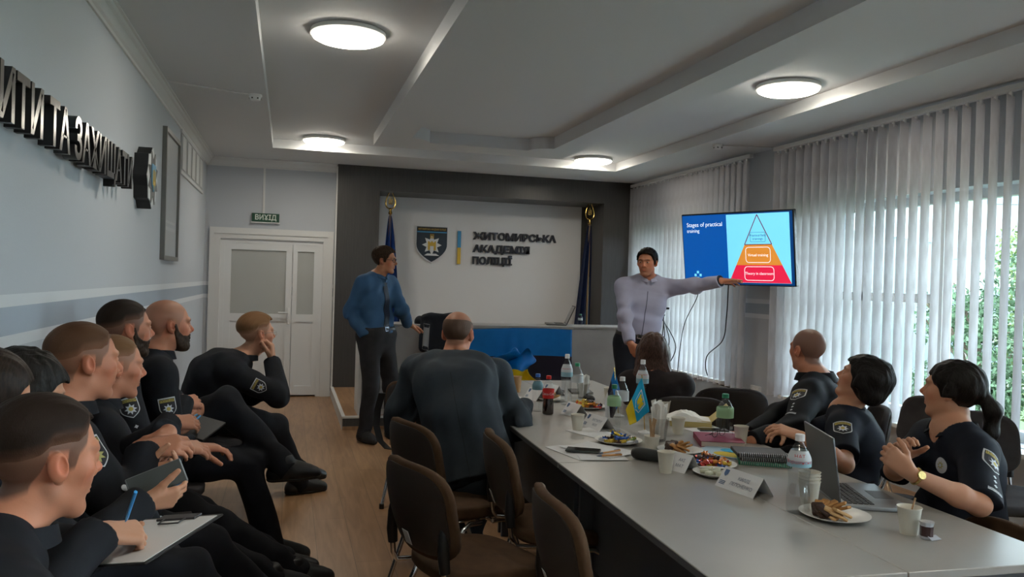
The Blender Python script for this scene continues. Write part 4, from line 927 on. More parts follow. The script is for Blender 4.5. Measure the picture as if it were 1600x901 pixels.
# sockets and cables on the right wall
mat('socket_white', (.7, .7, .7), .4)
t = thing('wall_socket', 'white double wall socket low on the pillar between the blinds', 'socket', (XR, 7.26, .48)); b = MB(); b.bbox((-.015, 0, 0), (.03, .16, .08), .006); b.build('plate', M['socket_white'], t)
for q in (-.038, .038): b = MB(); b.M = np.array([[0, 0, -1, -.03], [1, 0, 0, q], [0, 1, 0, 0], [0, 0, 0, 1]], float); b.lathe([(.026, -.002), (.024, .002), (.018, -.004), (.001, -.004)], 20); b.build('outlet', M['socket_white'], t, smooth=True)
def cable(pts, r, label, m_, name='cable', cat='cable'):
    pts = [V(*p) for p in pts]; Q = []
    for i in range(len(pts) - 1):
        p0, p1, p2, p3 = pts[max(i - 1, 0)], pts[i], pts[i + 1], pts[min(i + 2, len(pts) - 1)]
        for k in range(8): u = k / 8; Q.append(.5 * ((2 * p1) + (p2 - p0) * u + (2 * p0 - 5 * p1 + 4 * p2 - p3) * u * u + (3 * p1 - p0 - 3 * p2 + p3) * u ** 3))
    Q.append(pts[-1]); b = MB(); b.tube(Q, r, 7); return tag(b.build(name, M[m_], smooth=True), label, cat)
cable([(4.40, 7.5, 1.56), (4.40, 7.52, 1.2), (4.42, 7.62, .95), (4.44, 7.98, .74), (4.50, 8.0, .5), (4.58, 7.6, .44), (4.59, 7.33, .475)], .006, 'black television cord curving down to the wall socket', 'black_plastic')
cable([(4.39, 8.05, 1.65), (4.37, 8.1, 1.4), (4.36, 8.35, 1.1), (4.36, 8.45, .8), (4.37, 8.55, .3), (4.37, 8.6, .0)], .005, 'thin black cord hanging down in front of the closed blind', 'black_plastic')
cable([(XR - .035, 7.22, .47), (XR - .06, 7.2, .3), (XR - .05, 7.24, .12), (XR - .05, 7.35, .006)], .005, 'white cord dropping from the wall socket to the floor', 'socket_white')
for k in range(4):
    a = k * 1.3; cable([(4.36, 8.9 + .04 * k, 1.22 - .02 * k), (4.32 - .03 * math.sin(a), 8.82 - .1 * k, .98 - .06 * k), (4.34, 8.95, .62 - .05 * k), (4.36, 9.12 + .03 * k, .85), (4.37, 9.04 - .05 * k, 1.16)], .006, 'black cables looped beside the light-shirted presenter', 'black_plastic')['group'] = 'looped black cables'
b = MB(); b.bbox((4.36, 8.95, 1.24), (.05, .3, .025), .004); tag(b.build('cable_shelf', M['black_plastic']), 'small dark bracket from which black cables hang beside the presenter', 'bracket')
t = thing('wall_thermostat', 'small beige control box on the wall right of the blind', 'control box', (XR, 4.05, 1.28)); mat('beige', (.33, .28, .23), .6); b = MB(); b.bbox((-.02, 0, 0), (.04, .05, .15), .006); b.build('box', M['beige'], t); b = MB(); b.bbox((-.042, 0, .03), (.006, .034, .05), .002); b.build('display', M['dark_grey'], t)
# ---------------------------------------------------------------- tables and chairs
m = mat('table_top', (.32, .305, .285), .30, spec=.5); noise_mix(m, (.31, .296, .275), (.345, .33, .308), 2.5, 4); mat('table_edge', (.16, .16, .165), .5); mat('table_panel', (.06, .063, .072), .55)
TA = math.radians(-1.7); TZ = .74
def desk(u, v, label):
    """u across (0 left row, 1 right row), v along"""
    c, s = math.cos(TA), math.sin(TA); x = -.285 + .57 * u; y = .70 + 1.4 * v; px, py = 1.652 + x * c - y * s, 1.83 + x * s + y * c
    t = thing('table', label, 'table', (px, py, 0), TA, 'grey conference table units'); o = -1 if u == 0 else 1
    b = MB(); b.bbox((0, 0, TZ - .012), (.567, 1.397, .024), .002, seg=1); b.build('tabletop', M['table_top'], t)
    for q in (-1, 1): b = MB(); b.box((-.20, q * .66 - .011, .0), (.20, q * .66 + .011, TZ - .024)); b.build('leg', M['table_panel'], t)
    b = MB(); b.box((o * .13 - .009, -.645, .30), (o * .13 + .009, .645, TZ - .024)); b.build('modesty_panel', M['table_panel'], t)
    b = MB()
    for q in (-1, 1): b.box((o * .285 - (.001 if o > 0 else -.0), -.69, TZ - .022), (o * .2855 + .001 * o, .69, TZ - .003))
    b.build('edge_band', M['table_edge'], t)
for v in range(3):
    desk(0, v, ('grey table unit on the chair side, nearest the camera', 'middle grey table unit on the chair side, under the loose papers', 'far grey table unit with the brown paper cup on it')[v]); desk(1, v, ('grey table unit on the window side carrying the open laptop', 'middle grey table unit on the window side under the red book', 'far grey table unit on the window side, before the long-haired woman')[v])
m = cloth_mat('chair_brown', (.072, .039, .020), .9, 700, .2); cloth_mat('chair_grey', (.045, .040, .042), .9, 700, .2); mat('chrome', (.72, .72, .72), .12, 1.); mat('shell_dark', (.028, .020, .016), .6); mat('sticker', (.6, .6, .58), .5); mat('sticker_ink', (.25, .1, .09), .5)
def make_chair(fab):
    t = thing('chair', 'x', 'chair'); A = lambda p: np.array(p, float)
    def pad(name, cx, ctr, hw, hh, th, fn, m_):
        n = 25; P = np.zeros((n, n, 3))
        for i in range(n):
            for j in range(n):
                a, c = -1 + 2 * i / (n - 1), -1 + 2 * j / (n - 1); rr = max(abs(a), abs(c)); th_ = math.atan2(c, a); k_ = rr / (abs(math.cos(th_)) ** 3.4 + abs(math.sin(th_)) ** 3.4) ** (1 / 3.4); a2, c2 = k_ * math.cos(th_), k_ * math.sin(th_); P[i, j] = fn(a2 * hw, c2 * hh, a2, c2)
        b = MB(); du = np.gradient(P, axis=0); dv = np.gradient(P, axis=1); N = np.cross(du, dv); N /= np.linalg.norm(N, axis=2)[..., None]
        lay_ = []
        for k, (sh, off) in enumerate(((.965, -th / 2), (1., -th * .28), (1., th * .28), (.965, th / 2))):
            ctr_ = P.mean((0, 1)); rim = np.maximum(np.abs(np.linspace(-1, 1, n))[:, None], np.abs(np.linspace(-1, 1, n))[None]) ; Q = ctr_ + (P - ctr_) * sh + N * off; lay_.append(Q)
        q = lambda o, fl: [((o + i * n + j), (o + (i + 1) * n + j), (o + (i + 1) * n + j + 1), (o + i * n + j + 1))[::fl] for i in range(n - 1) for j in range(n - 1)]
        NN = n * n; vs = np.concatenate([l.reshape(-1, 3) for l in lay_]); fs = q(0, -1) + q(3 * NN, 1); rim = [i * n for i in range(n)] + [(n - 1) * n + j for j in range(1, n)] + [i * n + n - 1 for i in range(n - 2, -1, -1)] + [j for j in range(n - 2, 0, -1)]
        for k in range(3): fs += [(k * NN + rim[i], k * NN + rim[(i + 1) % len(rim)], (k + 1) * NN + rim[(i + 1) % len(rim)], (k + 1) * NN + rim[i]) for i in range(len(rim))]
        b.add(vs, fs); return b.build(name, m_, t, smooth=True, angle=60)
    pad('seat', 0, 0, .24, .215, .05, lambda x, y, a, c: (x, y + .0, .452 - .018 * a * a * 0 + .012 * c * (c > .3) * -1.6 - .008 * (1 - a * a)), M[fab])
    bf_ = lambda o: (lambda x, z, a, c: (x, -.245 - .21 * (z + .17) + .06 * (x / .24) ** 2 + o - .02 * (1 - c * c), .685 + z))
    pad('backrest', 0, 0, .24, .168, .034, bf_(.0), M[fab])
    pad('back_shell', 0, 0, .222, .152, .014, bf_(-.019), M['shell_dark'])
    b = MB(); yy = -.245 - .21 * .05 - .021 - .026 - .0105; b.bbox((-.01, -.2975, .575), (.045, .002, .055), .0008, R=frame_yaw(0, 20)); b.build('label_sticker', M['sticker'], t)
    for sx in (-1, 1):
        for sy in (-1, 1):
            pts = [(sx * .235, sy * .03, .405), (sx * .235, sy * .09, .404), (sx * .237, sy * .125, .385), (sx * .241, sy * .15, .33), (sx * .25, sy * .255, .02)]
            b = MB(); b.tube(pts, .0115, 10); lg = b.build('leg', M['chrome'], t, smooth=True); b = MB(); b.lathe([(.015, 0), (.016, .004), (.016, .03), (.012, .034)], 12, (sx * .25, sy * .258, 0)); b.build('foot_cap', M['black_plastic'], lg, smooth=True)
        pts = [(sx * .20, .13, .417), (sx * .205, -.15, .417), (sx * .21, -.235, .425), (sx * .20, -.255, .46), (sx * .196, -.262, .52), (sx * .19, -.268, .62)]
        b = MB(); b.tube(pts, .0105, 10); b.build('back_support', M['chrome'], t, smooth=True)
        b = MB(); b.tube([(sx * .20, -.258, .50), (sx * .198, -.264, .55), (sx * .194, -.264, .62), (sx * .192, -.266, .65)], [.019, .021, .019, .012], 10); b.build('support_cover', M['black_plastic'], t, smooth=True)
    b = MB(); b.tube([(-.235, .03, .405), (.235, .03, .405)], .01, 8); b.tube([(-.235, -.03, .405), (.235, -.03, .405)], .01, 8); b.build('seat_frame', M['chrome'], t, smooth=True)
    return t
CH_B = make_chair('chair_brown'); CH_G = make_chair('chair_grey'); used = set()
def chair(x, y, yaw, label, kind='B', group='brown visitor chairs', s=1.):
    src = CH_B if kind == 'B' else CH_G
    o = src if kind not in used else copy_tree(src)
    used.add(kind); o.location = (x, y, 0); o.rotation_euler = (0, 0, -math.radians(yaw)); o['label'] = label; o['group'] = group; o.scale = (s, s, s); return o
chair(.72, 2.98, 71, 'empty brown chair in front, its dark back with a white label towards the camera')
chair(.83, 3.80, 72, 'brown chair the suited man sits on, black bag strap over its back')
chair(1.17, 3.36, 93, 'empty brown chair pushed against the table beside the suited man')
chair(1.10, 2.38, 93, 'empty brown chair pushed to the table edge, nearest the camera')
chair(.98, 5.34, 38, 'brown chair whose rounded back shows behind the suited man by the standing man')
chair(2.42, 4.62, 20, 'chair under the long-haired woman', 'G', 'grey-brown chairs on the window side'); chair(2.92, 4.98, 22, 'empty dark chair right of the long-haired woman', 'G', 'grey-brown chairs on the window side')
chair(3.02, 4.02, -62, 'dark chair under the bald-cropped officer by the blinds', 'G', 'grey-brown chairs on the window side'); chair(2.86, 3.30, -66, 'dark chair under the short-haired officer who looks up', 'G', 'grey-brown chairs on the window side'); chair(2.74, 2.55, -68, 'dark chair under the officer with the ponytail', 'G', 'grey-brown chairs on the window side')
chair(3.62, 3.40, -162, 'empty dark chair behind the ponytail officer at the right edge', 'G', 'grey-brown chairs on the window side'); chair(3.62, 4.25, -80, 'empty dark chair by the blind behind the short-haired officer', 'G', 'grey-brown chairs on the window side')
chair(2.15, 2.22, -86, 'brown chair back showing over the table edge at the lower right', 'B', s=.85)
ROWY = (1.25, 1.98, 2.42, 2.86, 3.40, 3.90, 4.36, 5.18); ROWL = ('near officer in the left foreground', 'dark-haired person at the left edge', 'dark-haired woman in the left row', 'officer with folded arms in the left row', 'officer leaning forward in the left row', 'dark-haired officer in the left row', 'bald bearded officer', 'fair-haired officer with hand to mouth')
for y, l in zip(ROWY, ROWL): chair(-.60 if y < 5 else -.42, y, 80, 'dark chair under the ' + l, 'G', 'dark chairs along the left wall')
# bag hanging by its strap on the suited man's chair
mat('strap', (.012, .012, .013), .7)
b = MB(); pts = [at(*q) for q in ((597, 614, 4.3), (590, 640, 4.35), (588, 665, 4.35), (594, 688, 4.3), (606, 700, 4.25), (620, 702, 4.2), (628, 692, 4.15), (631, 668, 4.1))]
P = []
for p in pts: P.append([p - _R0 * .018, p.copy(), p + _R0 * .018])
b.grid(np.array(P), .004); tag(b.build('bag_strap', M['strap'], smooth=True), 'black bag strap looped over the back of the suited man\'s chair', 'strap')
# ---------------------------------------------------------------- things on the counter
def hang(P, name, mats, label, cat, par=None, thick=.003):
    """cloth grid; mats(i, j) -> material name"""
    b = MB(); a, c = P.shape[:2]; ms = {}
    for i in range(a - 1):
        for j in range(c - 1): ms.setdefault(mats(i, j), []).append((i, j))
    for mn, cells in ms.items(): b.mat(M[mn])
    vs = P.reshape(-1, 3); base = len(b.v); b.v.extend(map(tuple, vs))
    for i in range(a - 1):
        for j in range(c - 1): b.f.append((base + i * c + j, base + (i + 1) * c + j, base + (i + 1) * c + j + 1, base + i * c + j + 1)); b.m.append(b.mats.index(M[mats(i, j)]))
    o = b.build(name, None, par, smooth=True, angle=80); md = o.modifiers.new('thickness', 'SOLIDIFY'); md.thickness = thick; md.offset = 0
    return tag(o, label, cat)
cloth_mat('est_blue', (.0, .145, .44), .45, var=.04); cloth_mat('est_black', (.018, .014, .028), .5, var=.04); cloth_mat('est_white', (.6, .6, .62), .6, var=.03); cloth_mat('ua_blue', (.0, .13, .44), .4, var=.05); cloth_mat('ua_yellow', (.62, .45, .01), .5, var=.05); cloth_mat('bright_blue', (.01, .33, .56), .5, var=.04)
n, k = 40, 70; P = np.zeros((n, k, 3))
for i in range(n):
    for j in range(k):
        u, w = i / (n - 1), j / (k - 1); x = 1.52 + 1.42 * w; pin = abs(w - .53) * 1.42; f_ = math.exp(-((w - .53) / .10) ** 2)
        P[i, j] = (x, 8.178 - .012 * math.sin(w * 13 + u * 2) * u - .03 * u - .025 * f_ * u * math.cos((w - .53) * 60), 1.012 - .80 * u - .012 * math.sin(w * math.pi * 2 + .5) * (1 - u))
hang(P, 'estonian_flag', lambda i, j: 'est_blue' if i < 13.6 else 'est_black' if i < 27 else 'est_white', 'large blue, black and white flag hung on the counter front', 'flag')
n, k = 36, 34; P = np.zeros((n, k, 3)); rs = np.random.RandomState(4)
for i in range(n):
    for j in range(k):
        u, w = i / (n - 1), j / (k - 1); c_x = 2.33 - .10 * math.sin(u * 3.1) ; wd_h = .13 + .20 * math.exp(-((u - .28) / .17) ** 2) + .16 * u * u
        P[i, j] = (c_x + (w - .5) * wd_h * 1.5 + .03 * math.sin(u * 14) * (1 - u) + .06 * u, 8.03 - .07 * math.sin(w * 9 + u * 5) * (.4 + .6 * u) - .05 * math.sin(u * 11 + w * 3) * (1 - u),   .80 - .38 * u + .03 * math.sin(w * 10 + u * 6) * (1 - u))
hang(P, 'draped_flag', lambda i, j: 'ua_blue' if i < 19 else 'ua_yellow', 'crumpled blue and yellow flag bunched in front of the large flag', 'flag')
# dark jacket over the counter
g = uni([(rbox((1.50, 8.16, .96), (.20, .055, .20), .05), 0), (rc((1.33, 8.30, 1.06), (1.66, 8.32, 1.09), .06, .07), .06), (rc((1.36, 8.12, 1.02), (1.34, 8.11, .82), .045, .035), .04), (rc((1.66, 8.12, 1.02), (1.70, 8.11, .72), .05, .05), .04)])
mat('reflective', (.22, .23, .24), .5)
jk = thing('jacket', 'dark navy jacket with grey trim draped over the counter', 'jacket', (1.5, 8.16, .70)); cloth_mat('navy_coat', (.012, .016, .024), .7)
gf = folds(g, .012, 26, 7); field_obj('coat', gf, V(1.15, 7.95, .6), V(1.9, 8.5, 1.25), .009, M['navy_coat'], jk, relax=1)
decal('grey_trim', jk, gf, (1.335, 8.04, .92), (-.25, -1, 0), (0, 0, 1), [lay([(-.03, -.12), (.03, -.14), (.04, .13), (-.02, .14)], M['reflective'], .02)], (1.5, 8.16, .70))
# ---------------------------------------------------------------- small things on tables
def clear(name, tint, rough=.03, mixf=.22):
    m = mat(name, tint, rough); nt = m.node_tree; tb = nd(m, 'ShaderNodeBsdfTransparent'); tb.inputs[0].default_value = (*tint, 1); gl = nd(m, 'ShaderNodeBsdfGlossy', Roughness=rough); fr = nd(m, 'ShaderNodeLayerWeight', Blend=mixf); gb = nd(m, 'ShaderNodeNewGeometry'); pw = nd(m, 'ShaderNodeMath', operation='POWER'); pw.inputs[1].default_value = 3.; lk(m, fr.outputs['Facing'], pw.inputs[0]); iv = nd(m, 'ShaderNodeMath', operation='SUBTRACT'); iv.inputs[0].default_value = 1.; lk(m, gb.outputs['Backfacing'], iv.inputs[1]); mu_ = nd(m, 'ShaderNodeMath', operation='MULTIPLY_ADD'); mu_.inputs[1].default_value = .6; mu_.inputs[2].default_value = .10; lk(m, pw.outputs[0], mu_.inputs[0]); m2_ = nd(m, 'ShaderNodeMath', operation='MULTIPLY'); lk(m, mu_.outputs[0], m2_.inputs[0]); lk(m, iv.outputs[0], m2_.inputs[1]); ms = nd(m, 'ShaderNodeMixShader'); lk(m, m2_.outputs[0], ms.inputs[0]); lk(m, tb.outputs[0], ms.inputs[1]); lk(m, gl.outputs[0], ms.inputs[2]); lk(m, ms.outputs[0], nt.nodes['Material Output'].inputs[0]); return m
clear('pet', (.955, .965, .97), .12, .3); clear('pet_blue', (.85, .9, .93)); mat('cola', (.012, .004, .003), .15); mat('water', (.9, .95, .96), .0, trans=1., ior=1.15)
mat('cap_blue', (.02, .12, .45), .4); mat('cap_red', (.55, .02, .015), .4); mat('cap_white', (.7, .7, .7), .4); mat('cap_green', (.02, .20, .10), .4); mat('label_teal', (.10, .22, .27), .5); mat('label_red', (.55, .02, .02), .45); mat('label_pale', (.50, .53, .55), .5); mat('label_green', (.28, .45, .25), .5); mat('text_red', (.5, .03, .04), .5); mat('text_white', (.7, .7, .7), .5); mat('label_blue', (.22, .38, .45), .5)
def bottle(x, y, z, h, r, cap, lab, label, z0=.5, z1=.72, liquid=None, level=.6, waist=.0, text=None, tm='text_red', face=200., lab2=None, rot=0, body='pet'):
    t = thing('bottle', label, 'bottle', (x, y, z), rot)
    def R_(u):      # outline radius by height share
        if u < .03: return r * (.82 + .18 * u / .03)
        if u < .70: return r * (1 - waist * math.exp(-((u - .40) / .11) ** 2))
        if u < .90: s_ = (u - .70) / .20; return r * (1 - s_) ** .8 * .72 + r * .28 if s_ < 1 else r * .28
        return max(r * .36, .0125)
    prof = [(R_(u) if u < .9 else max(.0125, r * .36), u * h) for u in np.linspace(0, .93, 40)]
    b = MB(); b.lathe(prof, 28, capt=False); b.build('bottle_wall', M[body], t, smooth=True, angle=70)
    if liquid: b = MB(); b.lathe([(max(R_(u) - .0018, .003), u * h) for u in np.linspace(.012, level, 30)], 28); b.build('drink', M[liquid], t, smooth=True, angle=70)
    cr = max(.0145, r * .40); b = MB(); b.lathe([(cr, h * .93 - .004), (cr, h - .002), (cr - .002, h)], 20); b.build('cap', M[cap], t, smooth=True)
    b = MB(); us = np.linspace(z0, z1, 8); b.lathe([(R_(u) + .0006, u * h) for u in us], 28, capb=False, capt=False); lb = b.build('label_band', M[lab], t, smooth=True)
    if lab2: b = MB(); us = np.linspace(z0, z0 + (z1 - z0) * .38, 5); b.lathe([(R_(u) + .0011, u * h) for u in us], 28, capb=False, capt=False); b.build('label_strip', M[lab2], lb, smooth=True)
    if text:
        for (tx, uz, sz) in text:
            v, f = text_mesh(tx, sz, 0); rr = R_(uz) + .0016; a = math.radians(90 - face) + v[:, 0] / rr; Q = np.stack([rr * np.cos(a), rr * np.sin(a), uz * h + v[:, 1]], 1); b = MB(); b.add(Q, f); b.build('label_text', M[tm], lb)
    return t
bottle(1.44, 4.576, TZ, .222, .032, 'cap_blue', 'label_teal', 'small water bottle with a blue cap and teal label beside the cola bottle', .58, .80)
bottle(1.47, 4.46, TZ, .225, .034, 'cap_red', 'label_red', 'cola bottle with red cap and red label, half full', .42, .66, 'cola', .42, .10, [('Coca-Cola', .54, .020)], 'text_white', 197)
bottle(1.700, 4.80, TZ, .318, .036, 'cap_white', 'label_pale', 'tall clear bottle with a white cap behind the cola bottle', .56, .80, 'pet', .5, .12, [('Моршинська', .72, .011)], 'text_red', 200, 'label_blue')
bottle(1.817, 4.93, TZ, .25, .04, 'cap_green', 'label_pale', 'green-capped bottle behind the cup of napkins', .5, .68)
bottle(1.645, 3.90, TZ, .245, .036, 'cap_green', 'label_green', 'green-capped bottle beside the small Ukrainian flag', .55, .76, None)
bottle(1.775, 4.10, TZ, .26, .037, 'cap_white', 'label_pale', 'white-capped clear bottle half hidden behind the small Ukrainian flag', .5, .7)
bottle(2.06, 4.46, TZ, .318, .037, 'cap_white', 'label_pale', 'tall clear bottle standing in front of the long-haired woman', .56, .80, 'pet', .5, .14, [('Моршинська', .73, .011)], 'text_red', 200, 'label_blue')
bottle(2.115, 3.60, TZ, .235, .042, 'cap_green', 'label_green', 'green-capped bottle by the seated officer\'s arm', .50, .72, None)
bottle(1.70, 2.40, TZ, .270, .0395, 'cap_white', 'label_pale', 'clear water bottle with red lettering in front of the laptop', .60, .80, 'pet', .54, .13, [('Моршинська', .665, .017), ('НАТ', .735, .018)], 'text_red', 212, 'label_blue')
mat('paper_cup', (.66, .62, .53), .7); mat('kraft', (.42, .25, .12), .7); mat('paper', (.68, .68, .69), .8)
def cup(x, y, h, r0, r1, label, m_='paper_cup', n=1, group=None, z=TZ):
    t = thing('paper_cup', label, 'cup', (x, y, z), 0, group); b = MB(); b.lathe([(r0 - .001, .006), (r0, 0), (r0, .001), (r1, h - .003), (r1 + .002, h - .001), (r1 + .0015, h + .0015), (r1 - .001, h), (r0 - .002, .006)], 28, capb=False, capt=True); b.build('cup_wall', M[m_], t, smooth=True, angle=60)
    for k in range(1, n): b = MB(); zz = h - .055 + .011 * k; b.lathe([(r1 - .006, zz + .04), (r1, h + .011 * k - .003), (r1 + .0022, h + .011 * k), (r1 - .001, h + .011 * k), (r0, .03)], 28, capb=False, capt=True); b.build('nested_cup', M[m_], t, smooth=True, angle=60)
    return t
cup(1.54, 5.39, .108, .030, .038, 'brown kraft paper cup at the far end of the table', 'kraft')
cup(1.468, 3.956, .082, .024, .035, 'small cream paper cup in front of the white name tent'); cup(1.507, 3.014, .086, .0245, .035, 'small cream paper cup beside the glasses case'); cup(1.963, 3.80, .085, .025, .036, 'cream paper cup left of the yellow folder'); cup(2.166, 3.53, .085, .025, .035, 'cream paper cup right of the green-capped bottle by the officer'); cup(1.787, 2.46, .092, .026, .0365, 'stack of cream paper cups beside the lettered water bottle', n=4); cup(1.917, 2.13, .085, .026, .036, 'cream paper cup with a stirrer at the near right of the table'); cup(2.05, 4.95, .085, .025, .035, 'cream paper cup beside the small Estonian flag'); cup(1.93, 4.25, .09, .026, .037, 'cream paper cup behind the small Ukrainian flag'); cup(2.16, 4.36, .085, .025, .035, 'cream paper cup to the right of the tall clear bottle'); 
mat('wood_stick', (.36, .22, .12), .7); mat('napkin', (.80, .78, .74), .85); clear('plastic_cup', (.90, .90, .90), .05, .3)
def sticks(x, y, z, n, L, label, cat, nm, m_, seed, r=.002, spread=.25, flat=False):
    rs = np.random.RandomState(seed)
    for k in range(n):
        a = rs.uniform(0, 6.28); d_ = V(math.cos(a) * spread * rs.uniform(.3, 1), math.sin(a) * spread * rs.uniform(.3, 1), 1); o = V(math.cos(a + 2.5), math.sin(a + 2.5), 0) * .012; b = MB(); p = V(x, y, z) + o; e_ = p + nrm(d_) * L * rs.uniform(.92, 1.05)
        b.tube([p, e_], r, 6); tag(b.build(nm, M[m_]), label, cat, label + 's')
cup(1.655, 3.46, .062, .030, .036, 'wooden-look cup holding brown stirrers in front of the bottles', 'paper_cup'); sticks(1.655, 3.46, TZ + .008, 6, .14, 'brown wooden stirrer standing in the cup before the small Ukrainian flag', 'stirrer', 'stirrer', 'wood_stick', 3, .0035)
sticks(1.917, 2.13, TZ + .008, 1, .11, 'stirrer standing in the cup at the near right of the table', 'stirrer', 'stirrer', 'wood_stick', 8, .003)
def napkins(x, y, label, h, r, nn, seed):
    t = thing('plastic_cup', label[0], 'cup', (x, y, TZ)); b = MB(); b.lathe([(r * .72, .0), (r * .74, .002), (r, h), (r - .001, h), (r * .7, .003)], 24, capb=True, capt=True); b.build('cup_wall', M['plastic_cup'], t, smooth=True)
    rs = np.random.RandomState(seed)
    for k in range(nn):
        a = rs.uniform(0, 6.28); rr = r * .45 * math.sqrt(rs.uniform(0, 1)); o = V(x + rr * math.cos(a), y + rr * math.sin(a), TZ + .012); u = V(math.cos(a + 1.57), math.sin(a + 1.57), 0); out = V(math.cos(a), math.sin(a), 0); H_ = h * rs.uniform(1.25, 1.75); P = np.zeros((7, 5, 3))
        for i in range(7):
            s_ = i / 6
            for j in range(5): w = j / 4 - .5; P[i, j] = o + u * w * r * (.55 + 1.0 * s_) * (1.05 - s_ * .35 * (abs(w) > .3)) + out * (.35 * r * s_ * s_ + .012 * math.sin(w * 9 + k)) + V(0, 0, H_ * s_ * (1 - .25 * abs(w) * s_))
        b = MB(); b.grid(P, .001); tag(b.build('napkin', M['napkin'], smooth=True), label[1], 'napkin', label[2])
napkins(1.912, 5.064, ('clear cup packed with folded white napkins by the far candy plate', 'folded white napkin in the cup by the far candy plate', 'napkins in the far cup'), .10, .045, 9, 2); napkins(1.775, 3.64, ('clear cup stuffed with white napkins behind the stirrers', 'folded white napkin in the cup behind the stirrers', 'napkins in the nearer cup'), .115, .05, 9, 5)
# plates of sweets
mat('plate_white', (.68, .67, .64), .35)
for nm_, c_ in (('foil_gold', (.60, .42, .05)), ('foil_red', (.45, .04, .03)), ('foil_blue', (.05, .14, .48)), ('foil_orange', (.58, .20, .03)), ('foil_dark', (.06, .03, .03)), ('foil_green', (.2, .33, .08)), ('foil_silver', (.55, .56, .6))): mat(nm_, c_, .28, .35)
mat('biscuit', (.40, .19, .06), .75); mat('biscuit_dark', (.045, .02, .012), .5); mat('biscuit_pale', (.50, .30, .13), .75)
def plate(x, y, r, label):
    t = tag((lambda b: b.build('plate', M['plate_white'], smooth=True, loc=(x, y, TZ)))((lambda b: b.lathe([(r * .55, 0), (r * .6, .001), (r * .72, .006), (r * .98, .016), (r, .018), (r * .98, .0185), (r * .7, .0085), (r * .58, .004), (.002, .004)], 40, capb=True, capt=False))(MB())), label, 'plate'); return t
CANDY = {}
def candy_mesh(m_):
    if m_ in CANDY: return CANDY[m_]
    b = MB(); rs = np.random.RandomState(len(CANDY)); n = 12
    prof = [(.0135, -.031), (.012, -.026), (.0035, -.018), (.0088, -.0145), (.0105, -.008), (.0108, .004), (.0095, .013), (.0035, .018), (.012, .026), (.0135, .031)]
    v = [(z, rr * math.cos(6.283 * j / n) * (1 if abs(z) < .016 else .75 + .5 * (j % 2)), rr * .72 * math.sin(6.283 * j / n) * (1 if abs(z) < .016 else .5 + .6 * (j % 2))) for rr, z in prof for j in range(n)]; m = len(prof)
    b.add(v, [(i * n + j, i * n + (j + 1) % n, (i + 1) * n + (j + 1) % n, (i + 1) * n + j) for i in range(m - 1) for j in range(n)] + [tuple(reversed(range(n))), tuple(range((m - 1) * n, m * n))]); o = b.build('wrapped_candy', M[m_], smooth=True); CANDY[m_] = o.data; COL.objects.unlink(o); return o.data
def candies(x, y, r, n, cols, where, seed):
    rs = np.random.RandomState(seed)
    for k in range(n):
        lvl = 0 if k < n * .62 else 1 if k < n * .9 else 2; rr = r * (.68, .38, .12)[lvl] * math.sqrt(rs.uniform(.05, 1)); a = rs.uniform(0, 6.28) if lvl else k * 2.4; c_ = cols[k % len(cols)]; o = bpy.data.objects.new('wrapped_candy', candy_mesh(c_)); o.location = (x + rr * math.cos(a), y + rr * math.sin(a), TZ + .016 + .013 * lvl); o.rotation_euler = (rs.uniform(-.3, .3), rs.uniform(-.3, .3), rs.uniform(0, 6.28)); s_ = 1.15; o.scale = (s_, s_, s_); COL.objects.link(o); tag(o, '%s foil-wrapped candy heaped on the %s' % (c_.split('_')[1] if c_ != 'foil_dark' else 'dark brown', where), 'candy', '%s candies on the %s' % (c_.split('_')[1], where))
plate(1.79, 4.66, .115, 'white plate of candies beyond the cola bottle'); candies(1.79, 4.66, .115, 22, ('foil_gold', 'foil_orange', 'foil_dark', 'foil_gold', 'foil_red', 'foil_blue'), 'plate beyond the cola bottle', 1)
plate(1.555, 3.62, .115, 'white plate of candies in front of the green-capped bottle'); candies(1.555, 3.62, .115, 22, ('foil_gold', 'foil_dark', 'foil_gold', 'foil_blue', 'foil_silver', 'foil_green'), 'plate before the green-capped bottle', 2)
plate(1.745, 3.09, .118, 'white plate of candies beside the spiral notebooks'); candies(1.745, 3.09, .118, 22, ('foil_red', 'foil_gold', 'foil_orange', 'foil_dark', 'foil_blue', 'foil_red'), 'plate beside the spiral notebooks', 3)
plate(1.69, 2.935, .092, 'small white plate with pale sweets behind the near name tent')
mat('pale_sweet', (.55, .57, .45), .5)
for k in range(7): a = k * .9; b = MB(); b.bbox((0, 0, 0), (.036, .024, .016), .006); o = b.build('pale_sweet', M['pale_sweet'], smooth=True, loc=(1.69 + .045 * math.cos(a) * (k > 0), 2.935 + .045 * math.sin(a) * (k > 0), TZ + .016)); o.rotation_euler = (0, 0, a); tag(o, 'pale wrapped sweet on the small plate behind the near name tent', 'sweet', 'pale sweets on the small plate')
def cookies(x, y, r, n, where, seed, kinds):
    rs = np.random.RandomState(seed)
    for k in range(n):
        kd = kinds[k * len(kinds) // n]; row = k / n; a = .5 + row * 4.3; rr = r * .45; b = MB()
        if kd == 'biscuit_dark': b.bbox((0, 0, 0), (.055, .042, .016), .007)
        else: b.bbox((0, 0, 0), (.062, .030, .010), .004)
        o = b.build('biscuit', M[kd], smooth=True, loc=(x + rr * math.cos(a) , y + rr * math.sin(a), TZ + .021 + .010 * (k % 2))); o.rotation_euler = (rs.uniform(-.12, .12), .42, a + 1.57); tag(o, {'biscuit': 'golden biscuit on the ', 'biscuit_dark': 'dark chocolate biscuit on the ', 'biscuit_pale': 'pale finger biscuit on the '}[kd] + where, 'biscuit', {'biscuit': 'golden biscuits on the ', 'biscuit_dark': 'chocolate biscuits on the ', 'biscuit_pale': 'pale biscuits on the '}[kd] + where)
